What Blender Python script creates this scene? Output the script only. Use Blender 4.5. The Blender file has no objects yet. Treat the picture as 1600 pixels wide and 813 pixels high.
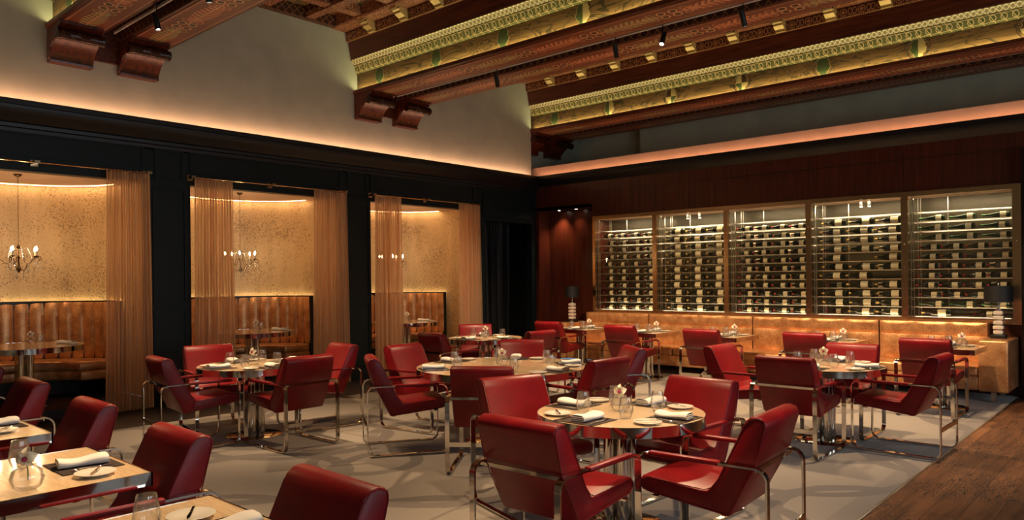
import bpy, bmesh, math, random
from mathutils import Vector, Matrix
random.seed(7)
sc = bpy.context.scene
COL = sc.collection
PI = math.pi

# ------------------------------------------------------------------ camera
F_PX, YAW, ROLL, HEIGHT = 1165.4, math.radians(41.957), math.radians(-0.572), 1.64
fw = Vector((-math.sin(YAW), math.cos(YAW), 0))
rt = Vector((math.cos(YAW), math.sin(YAW), 0))
up = Vector((0, 0, 1))
r2 = rt * math.cos(ROLL) + up * math.sin(ROLL)
u2 = -rt * math.sin(ROLL) + up * math.cos(ROLL)
cam_data = bpy.data.cameras.new('camera')
cam = bpy.data.objects.new('camera', cam_data)
COL.objects.link(cam)
M = Matrix((r2, u2, -fw)).transposed().to_4x4()
M.translation = Vector((0, 0, HEIGHT))
cam.matrix_world = M
cam_data.sensor_width = 36
cam_data.lens = F_PX * 36 / 1600
cam_data.shift_y = 30.04 / 1600
cam_data.clip_start = 0.05
sc.camera = cam

# ------------------------------------------------------------------ light set-up
sc.view_settings.view_transform = 'Standard'
sc.view_settings.look = 'None'
sc.view_settings.gamma = 1
sc.view_settings.use_curve_mapping = False
sc.view_settings.exposure = 0.0
world = bpy.data.worlds.new('world')
sc.world = world
world.use_nodes = True
world.node_tree.nodes['Background'].inputs[0].default_value = (0.5, 0.65, 0.9, 1)
world.node_tree.nodes['Background'].inputs[1].default_value = 0.35
K_SPOT, K_WINDOW, K_BEAM, K_CORNICE, K_ALCOVE, K_CASE, K_PEND = 3.7, 0.62, 0.70, 1.3, 1.3, 1.1, 1.6
WARM = (1.0, 0.66, 0.36)
HALO = (1.0, 0.68, 0.385)

def area(name, loc, rot, sx, sy, power, color):
    d = bpy.data.lights.new(name, 'AREA')
    d.shape = 'RECTANGLE'; d.size = sx; d.size_y = sy; d.energy = power; d.color = color
    o = bpy.data.objects.new(name, d); COL.objects.link(o)
    o.location = loc; o.rotation_euler = rot
    return o
def aim(o, target):
    o.rotation_euler = (Vector(target) - o.location).to_track_quat('-Z', 'Y').to_euler()
def spot(name, loc, target, power, angle, color, radius=0.03, blend=0.6):
    d = bpy.data.lights.new(name, 'SPOT')
    d.energy = power; d.color = color; d.spot_size = math.radians(angle); d.spot_blend = blend
    d.shadow_soft_size = radius
    o = bpy.data.objects.new(name, d); COL.objects.link(o)
    o.location = loc; aim(o, target)
    return o
def point(name, loc, power, color, radius=0.02):
    d = bpy.data.lights.new(name, 'POINT'); d.energy = power; d.color = color; d.shadow_soft_size = radius
    o = bpy.data.objects.new(name, d); COL.objects.link(o); o.location = loc
    return o

WALL_X, WINE_Y = -10.1, 12.0
BEAM_Y = (2.93, 7.39, 11.86)
ALC = (2.84, 5.90, 8.95)
# daylight through the windows of the right-hand wall
for wy in (1.0, 4.2, 7.4):
    area('window_daylight', (4.75, wy, 2.1), (0, math.radians(90), 0), 2.5, 2.0, 130 * K_WINDOW, (0.78, 0.89, 1.0))
# concealed cornice light
o = area('cornice_light', (WALL_X + 0.10, 4.5, 3.745), (0, 0, 0), 14.6, 0.04, 34 * K_CORNICE, (1.0, 0.47, 0.27)); aim(o, (WALL_X - .02, 4.5, 3.93))
o = area('cornice_light', (-4.0, 11.93, 3.745), (0, 0, 0), 12.0, 0.04, 14 * K_CORNICE, (1.0, 0.47, 0.25)); aim(o, (-4.0, 12.05, 3.80))
# concealed light on the beam ledges
for by in BEAM_Y:
    area('beam_ledge_light', (-4.0, by + 0.038, 4.766), (PI, 0, 0), 12.1, 0.03, 52 * K_BEAM, (1.0, 0.89, 0.42))
# cellar
for k in range(5):
    xa = (-8.56, -7.18, -5.78, -4.38, -2.98)[k]; xb = (-7.27, -5.86, -4.46, -3.07, -1.70)[k]
    area('cellar_and_fill_light', ((xa + xb) / 2, 12.043, 1.003), (math.radians(180 - 10), 0, 0), xb - xa - 0.1, 0.02, 2.4 * K_CASE, (1.0, 0.80, 0.52))  # added fill shining up from behind the bottom bar to brighten lower bottles
    area('cellar_and_fill_light', ((xa + xb) / 2, 12.06, 2.76), (math.radians(12), 0, 0), xb - xa - 0.1, 0.05, 14 * K_CASE, (1.0, 0.80, 0.52))

# ------------------------------------------------------------------ node helpers
class X:
    def __init__(s, nt, sock): s.nt, s.s = nt, sock
    def _op(s, op, *a, clamp=False):
        n = s.nt.nodes.new('ShaderNodeMath'); n.operation = op; n.use_clamp = clamp
        for i, v in enumerate((s,) + a):
            if isinstance(v, X): s.nt.links.new(v.s, n.inputs[i])
            else: n.inputs[i].default_value = float(v)
        return X(s.nt, n.outputs[0])
    def __add__(s, o): return s._op('ADD', o)
    __radd__ = __add__
    def __sub__(s, o): return s._op('SUBTRACT', o)
    def __rsub__(s, o): return (s * -1.0) + o
    def __mul__(s, o): return s._op('MULTIPLY', o)
    __rmul__ = __mul__
    def __truediv__(s, o): return s._op('DIVIDE', o)
    def abs(s): return s._op('ABSOLUTE')
    def fract(s): return s._op('FRACT')
    def floor(s): return s._op('FLOOR')
    def sin(s): return s._op('SINE')
    def sqrt(s): return s._op('SQRT')
    def lt(s, o): return s._op('LESS_THAN', o)
    def gt(s, o): return s._op('GREATER_THAN', o)
    def min(s, o): return s._op('MINIMUM', o)
    def max(s, o): return s._op('MAXIMUM', o)
    def clamp(s): return s._op('ADD', 0.0, clamp=True)
    def near(s, c, w): return (s - c).abs().lt(w)
    def soft(s, w): return (1.0 - (s.abs() / w))._op('ADD', 0.0, clamp=True)   # 1 at 0, 0 beyond w
def hyp(a, b): return (a * a + b * b).sqrt()

class Mat:
    def __init__(s, name, color=(0.5, 0.5, 0.5), rough=0.5, metal=0.0, **kw):
        s.m = bpy.data.materials.new(name); s.m.use_nodes = True
        s.nt = s.m.node_tree; s.b = s.nt.nodes['Principled BSDF']
        s.b.inputs['Base Color'].default_value = (*color, 1)
        s.b.inputs['Roughness'].default_value = rough
        s.b.inputs['Metallic'].default_value = metal
        for k, v in kw.items(): s.b.inputs[k].default_value = v
    def coords(s, kind='Object'):
        n = s.nt.nodes.new('ShaderNodeTexCoord'); sp = s.nt.nodes.new('ShaderNodeSeparateXYZ')
        s.nt.links.new(n.outputs[kind], sp.inputs[0]); s.vec = n.outputs[kind]
        return [X(s.nt, sp.outputs[i]) for i in range(3)]
    def noise(s, scale, detail=3, vec=None, dist=0.0, out='Fac', stretch=None):
        n = s.nt.nodes.new('ShaderNodeTexNoise'); n.inputs['Scale'].default_value = scale
        n.inputs['Detail'].default_value = detail; n.inputs['Distortion'].default_value = dist
        v = vec if vec is not None else s.vec
        if stretch:
            mp = s.nt.nodes.new('ShaderNodeMapping'); mp.inputs['Scale'].default_value = stretch
            s.nt.links.new(v, mp.inputs[0]); v = mp.outputs[0]
        s.nt.links.new(v, n.inputs['Vector'])
        return X(s.nt, n.outputs[0])
    def mix(s, fac, a, b):
        n = s.nt.nodes.new('ShaderNodeMix'); n.data_type = 'RGBA'
        if isinstance(fac, X): s.nt.links.new(fac.s, n.inputs[0])
        else: n.inputs[0].default_value = fac
        for i, v in ((6, a), (7, b)):
            if isinstance(v, tuple): n.inputs[i].default_value = (*v, 1)
            else: s.nt.links.new(v, n.inputs[i])
        return n.outputs[2]
    def color(s, sock): s.nt.links.new(sock, s.b.inputs['Base Color']); return s
    def rough(s, x): s.nt.links.new(x.s, s.b.inputs['Roughness']); return s
    def bump(s, x, strength=0.3, dist=0.01):
        n = s.nt.nodes.new('ShaderNodeBump'); n.inputs['Strength'].default_value = strength
        n.inputs['Distance'].default_value = dist
        s.nt.links.new(x.s, n.inputs['Height']); s.nt.links.new(n.outputs[0], s.b.inputs['Normal']); return s
def ramp(x, a, b): return ((x - a) / (b - a)).clamp()

# ------------------------------------------------------------------ materials
def leather(name, col, rough=0.36, grain=260):
    m = Mat(name, col, rough); m.coords()
    n = m.noise(grain, 2); n2 = m.noise(5, 3)
    m.color(m.mix(ramp(n2, .35, .7), tuple(c * 0.80 for c in col), tuple(min(1, c * 1.18) for c in col)))
    m.bump(n, 0.12, 0.002); m.b.inputs['Specular IOR Level'].default_value = .30; m.b.inputs['Coat Weight'].default_value = 0.04; m.b.inputs['Coat Roughness'].default_value = 0.22
    return m.m
RED = leather('red_leather', (0.20, 0.004, 0.008), .40)
RED_PIPE = Mat('red_piping', (0.16, 0.004, 0.008), 0.4).m
CHROME = Mat('chrome', (0.66, 0.61, 0.54), 0.07, 1.0).m
BRASS = Mat('polished_bronze', (0.62, 0.44, 0.26), 0.2, 1.0).m
STEEL = Mat('brushed_steel', (0.62, 0.60, 0.54), 0.28, 1.0).m
TRACKWHITE = Mat('white_track_enamel', (0.8, 0.76, 0.7), .3).m
BLACK_METAL = Mat('black_metal', (0.012, 0.012, 0.012), 0.4, 0.5).m
BLACK = Mat('black_lacquer', (0.005, 0.006, 0.007), 0.42).m
WHITE_CERAMIC = Mat('white_china', (0.78, 0.74, 0.66), 0.12).m
def mk_linen():
    m = Mat('white_linen', (0.80, 0.78, 0.74), 0.85); m.coords(); m.bump(m.noise(500, 1), .25, .001); return m.m
LINEN = mk_linen()
PLACEMAT = Mat('dark_brown_placemat', (0.028, 0.012, 0.009), 0.7).m
def mk_copper_leather():
    m = Mat('copper_leather', (0.72, 0.36, 0.15), 0.34, 0.55); m.coords()
    n = m.noise(90, 4); n2 = m.noise(7, 4)
    m.color(m.mix(ramp(n + n2, .75, 1.3), (0.42, 0.17, 0.06), (0.86, 0.48, 0.22)))
    m.rough(ramp(n, .2, .9) * 0.3 + 0.22); m.bump(n, .35, .004); return m.m
COPPER = mk_copper_leather()
def mk_top(name, cols):
    m = Mat(name, cols[0], 0.16); m.coords()
    n = m.noise(6, 4, stretch=(1.5, 14, 1), dist=.4)
    m.color(m.mix(ramp(n, .3, .7), *cols)); m.b.inputs['Coat Weight'].default_value = .5; m.b.inputs['Coat Roughness'].default_value = .05
    return m.m
TABLETOP = mk_top('pale_wood_tabletop', ((0.66, 0.47, 0.28), (0.80, 0.61, 0.39)))
def mk_mahogany(name, a, b, rough=.3):
    m = Mat(name, a, rough); m.coords()
    n = m.noise(4, 5, stretch=(6, 6, .35), dist=.6)
    m.color(m.mix(ramp(n, .3, .7), a, b)); return m.m
MAHOGANY = mk_mahogany('mahogany_panel', (0.045, 0.010, 0.006), (0.10, 0.022, 0.010), .28)
def mk_beamwood():
    m = Mat('beam_wood', (0.09, 0.025, 0.01), .32); m.coords()
    n = m.noise(5, 5, stretch=(.35, 5, 5), dist=.5)
    m.color(m.mix(ramp(n, .3, .7), (0.060, 0.014, 0.006), (0.17, 0.045, 0.018))); return m.m
BEAMWOOD = mk_beamwood()
CORBELWOOD = mk_mahogany('carved_corbel_wood', (0.028, 0.006, 0.003), (0.15, 0.032, 0.012), .28)
SCROLLWOOD = mk_mahogany('dark_scroll_wood', (0.016, 0.005, 0.003), (0.05, 0.012, 0.006), .18)
def mk_face():
    m = Mat('grained_timber_face', (0.3, 0.17, 0.06), .5); x, y, z = m.coords()
    w = m.noise(1.1, 3, stretch=(1.0, 1, 3.2), dist=.8)
    vein = ((w * 9.0).fract() - 0.5).abs().lt(0.085)
    thin = ((w * 21.0).fract() - 0.5).abs().lt(0.09) * (m.noise(2.3, 1).gt(.52))
    fine = m.noise(6, 5, stretch=(.6, 1, 9))
    base = m.mix(ramp(fine, .3, .7), (0.115, 0.058, 0.020), (0.21, 0.115, 0.040))
    m.color(m.mix((vein.max(thin)) * .9, base, (0.04, 0.03, 0.012))); return m.m
FACE = mk_face()
def mk_greenband():
    m = Mat('painted_green_guilloche', (.2, .2, .05), .5); x, y, z = m.coords()
    u = ((x / 0.13).fract() - 0.5) * 0.13; v = z - 5.112
    ring = (hyp(u, v * .95) - 0.036).abs().lt(0.005)
    dots = (((x + z * 0.6) / 0.13).fract() - 0.5).abs().gt(0.455)
    line = (v.abs() - 0.047).abs().lt(0.004)
    g = m.mix(hyp(u, v).lt(.028), (0.13, 0.13, 0.04), (0.075, 0.10, 0.028))
    m.color(m.mix(ring.max(dots).max(line), g, (0.72, 0.55, 0.26))); return m.m
GREENBAND = mk_greenband()
def mk_lattice():
    m = Mat('gilded_lattice_band', (.7, .6, .35), .45); x, y, z = m.coords()
    a = (((x + z) / 0.075).fract() - .5).abs().gt(.36); b = (((x - z) / 0.075).fract() - .5).abs().gt(.36)
    m.color(m.mix(a.max(b), (0.34, 0.28, 0.13), (0.80, 0.72, 0.46))); return m.m
LATTICE = mk_lattice()
def mk_frieze():
    m = Mat('painted_rosette_frieze', (.1, .03, .01), .5); x, y, z = m.coords()
    u = ((x / 0.26).fract() - .5) * 0.26; v = z - 5.605
    r = hyp(u, v)
    ring = (r - .05).abs().lt(.006).max((r - .02).abs().lt(.005)) .max((r.lt(.045)) * ((u * v).abs().lt(.00009)))
    side = (hyp(u.abs() - .10, v * .6) - .028).abs().lt(.005)
    bead = (z - 5.54).abs().lt(.010) * ((x / .03).fract().gt(.45))
    m.color(m.mix(ring.max(side).max(bead), (0.065, 0.016, 0.008), (0.48, 0.24, 0.09))); return m.m
FRIEZE = mk_frieze()
def mk_soffit():
    m = Mat('painted_arabesque_soffit', (.15, .05, .03), .34); x, y, z = m.coords('Generated')
    n = m.nt.nodes.new('ShaderNodeTexCoord'); sp = m.nt.nodes.new('ShaderNodeSeparateXYZ')
    m.nt.links.new(n.outputs['Object'], sp.inputs[0]); ox = X(m.nt, sp.outputs[0]); m.vec = n.outputs['Object']
    v = (y - .5) * 2.0                                    # -1..1 across the board
    u = (ox / 1.1).fract()
    au = (u - .5).abs()                                   # 0 mid leaf, .5 medallion
    env = ramp(.38 - au, 0, .34).sqrt() * .50
    leaf = ((ox * 13.0 - v.abs() * 1.7).fract().lt(.55)) * (v.abs().lt(env)) * (v.abs().gt(.05))
    stem = v.abs().lt(.03) * au.lt(.40)
    du = (.5 - au) * 1.1 / .26
    circ = hyp(du - .30, v.abs() - .26)
    ring = (circ - .19).abs().lt(.035)
    hole = circ.lt(.155)
    scr = (hyp(du - .85, v.abs() - .34) - .16).abs().lt(.03).max((hyp(du - 1.15, v.abs() - .16) - .13).abs().lt(.03))
    edge = (v.abs() - .92).abs().lt(.025)
    wood = m.mix(ramp(m.noise(5, 4, stretch=(.4, 6, 1)), .3, .7), (0.20, 0.060, 0.030), (0.32, 0.105, 0.050))
    grn = ramp(((ox / 2.2).fract() - .5) * 4, -.4, .4)
    ink = m.mix(grn, (0.85, 0.34, 0.17), (0.55, 0.52, 0.22))
    c = m.mix((leaf.max(scr)) * .85, wood, ink)
    c = m.mix(ring.max(stem).max(edge * .5), c, (0.90, 0.55, 0.28))
    c = m.mix(hole, c, (0.045, 0.02, 0.012))
    m.color(c); return m.m
SOFFIT = mk_soffit()
def mk_diamond():
    m = Mat('painted_diamond_border', (.1, .03, .01), .5); x, y, z = m.coords()
    h = z * 1.0
    a = (((x + y + h) / 0.13).fract() - .5).abs().gt(.44); b = (((x + y - h) / 0.13).fract() - .5).abs().gt(.44)
    m.color(m.mix(a.max(b), (0.045, 0.012, 0.006), (0.30, 0.14, 0.05))); return m.m
DIAMOND = mk_diamond()
def mk_coffer():
    m = Mat('painted_coffer_panel', (.1, .12, .03), .55); x, y, z = m.coords()
    n = m.noise(9, 3)
    lines = ((n * 7.0).fract() - .5).abs().lt(.09)
    c = m.mix(ramp(m.noise(2.2, 2), .45, .55), (0.13, 0.035, 0.015), (0.10, 0.11, 0.035))
    m.color(m.mix(lines, c, (0.60, 0.33, 0.14))); return m.m
COFFER = mk_coffer()
def mk_rib():
    m = Mat('painted_rib', (.2, .08, .04), .45); x, y, z = m.coords()
    n = m.noise(16, 2)
    m.color(m.mix(((n * 5.0).fract() - .5).abs().lt(.10), (0.20, 0.060, 0.028), (0.62, 0.34, 0.16))); return m.m
RIB = mk_rib()
GILT = Mat('gilt_bracket', (0.62, 0.44, 0.17), .4, .35).m
def plaster(name, col):
    m = Mat(name, col, .85); m.coords(); n = m.noise(3, 4); f = m.noise(60, 3)
    m.color(m.mix(ramp(n, .25, .75), tuple(c * .90 for c in col), tuple(c * 1.08 for c in col))); m.bump(f, .08, .004); return m.m
SAGE = plaster('sage_plaster', (0.45, 0.455, 0.35))
TEAL_PLASTER = plaster('grey_teal_plaster', (0.60, 0.64, 0.48))
CLAY = plaster('pale_copper_plaster', (0.62, 0.42, 0.30))
def mk_navy():
    m = Mat('dark_teal_panelling', (0.006, 0.012, 0.013), .45); m.coords()
    m.b.inputs['Specular IOR Level'].default_value = .25
    m.bump(m.noise(40, 2), .05, .004); return m.m
NAVY = mk_navy()
def mk_wallpaper():
    m = Mat('gold_mottled_wallpaper', (.6, .4, .2), .5, .25); m.coords()
    n = m.noise(48, 6); big = m.noise(2.2, 3); st = m.noise(5, 3, stretch=(1, 1, .25))
    base = m.mix(ramp(st, .3, .7), (0.56, 0.385, 0.205), (0.70, 0.50, 0.28))
    spk = ramp(n + big * .40, .72, .86)
    m.color(m.mix(spk * .75, base, (0.20, 0.11, 0.045))); m.bump(n, .15, .004); return m.m
WALLPAPER = mk_wallpaper()
def mk_carpet():
    m = Mat('grey_swirl_carpet', (.3, .3, .29), .95); x, y, z = m.coords()
    f = m.noise(260, 2)
    wob = (m.noise(2.2, 2) - .5) * .10
    def rings(ox, oy, P, R, w):
        a = (((x + ox) / P).fract() - .5) * P; b = (((y + oy) / P).fract() - .5) * P
        return (hyp(a, b) + wob - R)._op('ABSOLUTE').lt(w)
    r = rings(.35, .1, 2.2, .78, .075).max(rings(1.45, 1.2, 2.2, .95, .065)).max(rings(.9, .5, 3.1, .48, .06))
    edge = (x + 1.80).gt(0) * .8
    base = m.mix(ramp(f, .3, .7), (0.215, 0.185, 0.155), (0.32, 0.28, 0.24))
    m.color(m.mix((r * .85).max(edge * .45), base, (0.125, 0.105, 0.095)))
    m.b.inputs['Sheen Weight'].default_value = .3
    m.bump(f, .5, .004); return m.m
CARPET = mk_carpet()
def mk_planks(name, a, b, dark, axis='y', w=.19):
    m = Mat(name, a, .55); x, y, z = m.coords()
    s, l = (x, y) if axis == 'y' else (y, x)
    idx = (s / w).floor()
    shift = (idx * 12.9898).sin() * 43.758
    shift = shift.fract()
    seg = ((l / 2.1) + shift).floor()
    tone = (((idx * 7.13 + seg * 3.71).sin()) * 917.3).fract()
    n = m.noise(1.4, 5, stretch=(9, .9, 1) if axis == 'y' else (.9, 9, 1), dist=1.2)
    vein = ((n * 15.0).fract() - .5).abs().lt(.16)
    fig = ramp(m.noise(1.2, 2), .38, .52)
    c = m.mix(ramp(n, .3, .7), a, b)
    c = m.mix(tone * .55, c, dark)
    c = m.mix(vein * fig * .92, c, tuple(k * .3 for k in dark))
    gap = ((s / w).fract() - .5).abs().gt(.488).max((((l / 2.1) + shift).fract() - .5).abs().gt(.4985))
    m.color(m.mix(gap * .8, c, (0.006, 0.003, 0.002))); m.bump(n, .15, .004); return m.m
OAK = mk_planks('dark_oak_planks', (0.13, 0.048, 0.019), (0.32, 0.14, 0.06), (0.05, 0.018, 0.008))
EBONY = mk_planks('ebony_floor', (0.014, 0.006, 0.004), (0.030, 0.012, 0.008), (0.01, 0.005, 0.004))
def mk_curtain():
    m = Mat('sheer_bronze_fabric', (0.60, 0.38, 0.22), .6); nt = m.nt
    m.coords(); n = m.noise(3, 2)
    m.b.inputs['Sheen Weight'].default_value = .6
    m.color(m.mix(ramp(n, .3, .7), (0.66, 0.50, 0.35), (0.72, 0.56, 0.40)))
    tl = nt.nodes.new('ShaderNodeBsdfTranslucent'); tl.inputs[0].default_value = (0.92, 0.66, 0.42, 1)
    tr = nt.nodes.new('ShaderNodeBsdfTransparent'); tr.inputs[0].default_value = (1, .88, .72, 1)
    m1 = nt.nodes.new('ShaderNodeMixShader'); m1.inputs[0].default_value = .50
    m2 = nt.nodes.new('ShaderNodeMixShader')
    lw = nt.nodes.new('ShaderNodeLayerWeight'); lw.inputs[0].default_value = .5
    fx = X(nt, lw.outputs['Facing']); nt.links.new((.58 - fx * .62).clamp().s, m2.inputs[0])
    out = nt.nodes['Material Output']
    nt.links.new(m.b.outputs[0], m1.inputs[1]); nt.links.new(tl.outputs[0], m1.inputs[2])
    nt.links.new(m1.outputs[0], m2.inputs[1]); nt.links.new(tr.outputs[0], m2.inputs[2]); nt.links.new(m2.outputs[0], out.inputs[0])
    return m.m
SHEER = mk_curtain()
def mk_glass(name, tint=(.97, .97, .95), blend=.12, lo=.05, k=.9, gr=.02, haze=0.0):
    m = Mat(name); nt = m.nt
    tr = nt.nodes.new('ShaderNodeBsdfTransparent'); tr.inputs[0].default_value = (*tint, 1)
    gl = nt.nodes.new('ShaderNodeBsdfGlossy'); gl.inputs['Roughness'].default_value = gr
    lw = nt.nodes.new('ShaderNodeLayerWeight'); lw.inputs[0].default_value = blend
    mp = nt.nodes.new('ShaderNodeMath'); mp.operation = 'MULTIPLY_ADD'; mp.use_clamp = True
    mp.inputs[1].default_value = k; mp.inputs[2].default_value = lo
    nt.links.new(lw.outputs['Fresnel'], mp.inputs[0])
    mx = nt.nodes.new('ShaderNodeMixShader')
    nt.links.new(mp.outputs[0], mx.inputs[0]); nt.links.new(tr.outputs[0], mx.inputs[1]); nt.links.new(gl.outputs[0], mx.inputs[2])
    if haze:  # white scatter mixed in to brighten the glass, standing in for sparkle
        df = nt.nodes.new('ShaderNodeBsdfTranslucent'); df.inputs[0].default_value = (1, 1, 1, 1)
        d2 = nt.nodes.new('ShaderNodeBsdfDiffuse'); d2.inputs[0].default_value = (1, 1, 1, 1)
        a1 = nt.nodes.new('ShaderNodeMixShader'); nt.links.new(df.outputs[0], a1.inputs[1]); nt.links.new(d2.outputs[0], a1.inputs[2])
        a2 = nt.nodes.new('ShaderNodeMixShader'); a2.inputs[0].default_value = haze
        nt.links.new(mx.outputs[0], a2.inputs[1]); nt.links.new(a1.outputs[0], a2.inputs[2]); mx = a2
    nt.links.new(mx.outputs[0], nt.nodes['Material Output'].inputs[0]); return m.m
GLASS = mk_glass('clear_table_glass', (.99, .99, .98), blend=.2, lo=.06, k=.5, gr=.06, haze=.03)
PANE = mk_glass('cabinet_glass', blend=.1, lo=.02)
CRYSTAL = mk_glass('rock_crystal', (.96, .93, .88), .35, .22, .6, .1, .22)
ALABASTER = Mat('alabaster_crystal', (0.70, 0.62, 0.52), .2, 0.0).m
ALABASTER.node_tree.nodes['Principled BSDF'].inputs['Subsurface Weight'].default_value = .3
def emit(name, col, k):
    m = bpy.data.materials.new(name); m.use_nodes = True; nt = m.node_tree; nt.nodes.clear()
    e = nt.nodes.new('ShaderNodeEmission'); e.inputs[0].default_value = (*col, 1); e.inputs[1].default_value = k
    o = nt.nodes.new('ShaderNodeOutputMaterial'); nt.links.new(e.outputs[0], o.inputs[0]); return m
LED = emit('warm_led', (1.0, .74, .36), 26 * K_ALCOVE)
LED_TOP = emit('warm_led_ceiling', (1.0, .67, .34), 34 * K_ALCOVE)
BULB = emit('candle_bulb_glow', (1.0, .74, .42), 60 * K_PEND)
LAMPFACE = emit('spot_lens_glow', (1.0, .86, .66), 30)
BOTTLE_DARK = Mat('dark_bottle_glass', (0.010, 0.012, 0.006), .08).m
BOTTLE_GREEN = Mat('green_bottle_glass', (0.012, 0.030, 0.010), .08).m
def mk_label():
    m = Mat('cream_bottle_label', (.7, .62, .4), .6); x, y, z = m.coords()
    t = ((z.abs() * 190).fract().lt(.35)) * (x.abs().lt(.5)) * m.noise(130, 1).gt(.5)
    m.color(m.mix(t * .55, (0.72, 0.63, 0.40), (0.14, 0.10, 0.06))); return m.m
LABEL = mk_label()
CAP_RED = Mat('red_capsule_foil', (0.30, 0.02, 0.02), .3, .4).m
CAP_GREEN = Mat('green_capsule_foil', (0.03, 0.12, 0.03), .3, .4).m
CAP_GOLD = Mat('gold_capsule_foil', (0.5, 0.33, 0.1), .3, .7).m
CASEBACK = Mat('olive_case_back', (0.055, 0.042, 0.02), .35, .3).m
PETAL = Mat('cream_orchid_petal', (0.78, 0.70, 0.52), .5).m
LIP = Mat('magenta_orchid_lip', (0.42, 0.03, 0.12), .5).m
STEM = Mat('green_stem', (0.10, 0.16, 0.05), .5).m
SHIELD_G = Mat('shield_green_paint', (0.045, 0.06, 0.018), .5).m
SHIELD_C = Mat('shield_cream_paint', (0.42, 0.30, 0.12), .5).m
SHIELD_B = Mat('shield_brown_paint', (0.05, 0.022, 0.01), .5).m
CANDLE = Mat('ivory_candle_sleeve', (0.6, 0.5, 0.36), .6).m
DARKBRONZE = Mat('dark_bronze', (0.12, 0.07, 0.035), .35, .9).m
SHADE = Mat('black_lamp_shade', (0.006, 0.007, 0.009), .6).m

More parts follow.
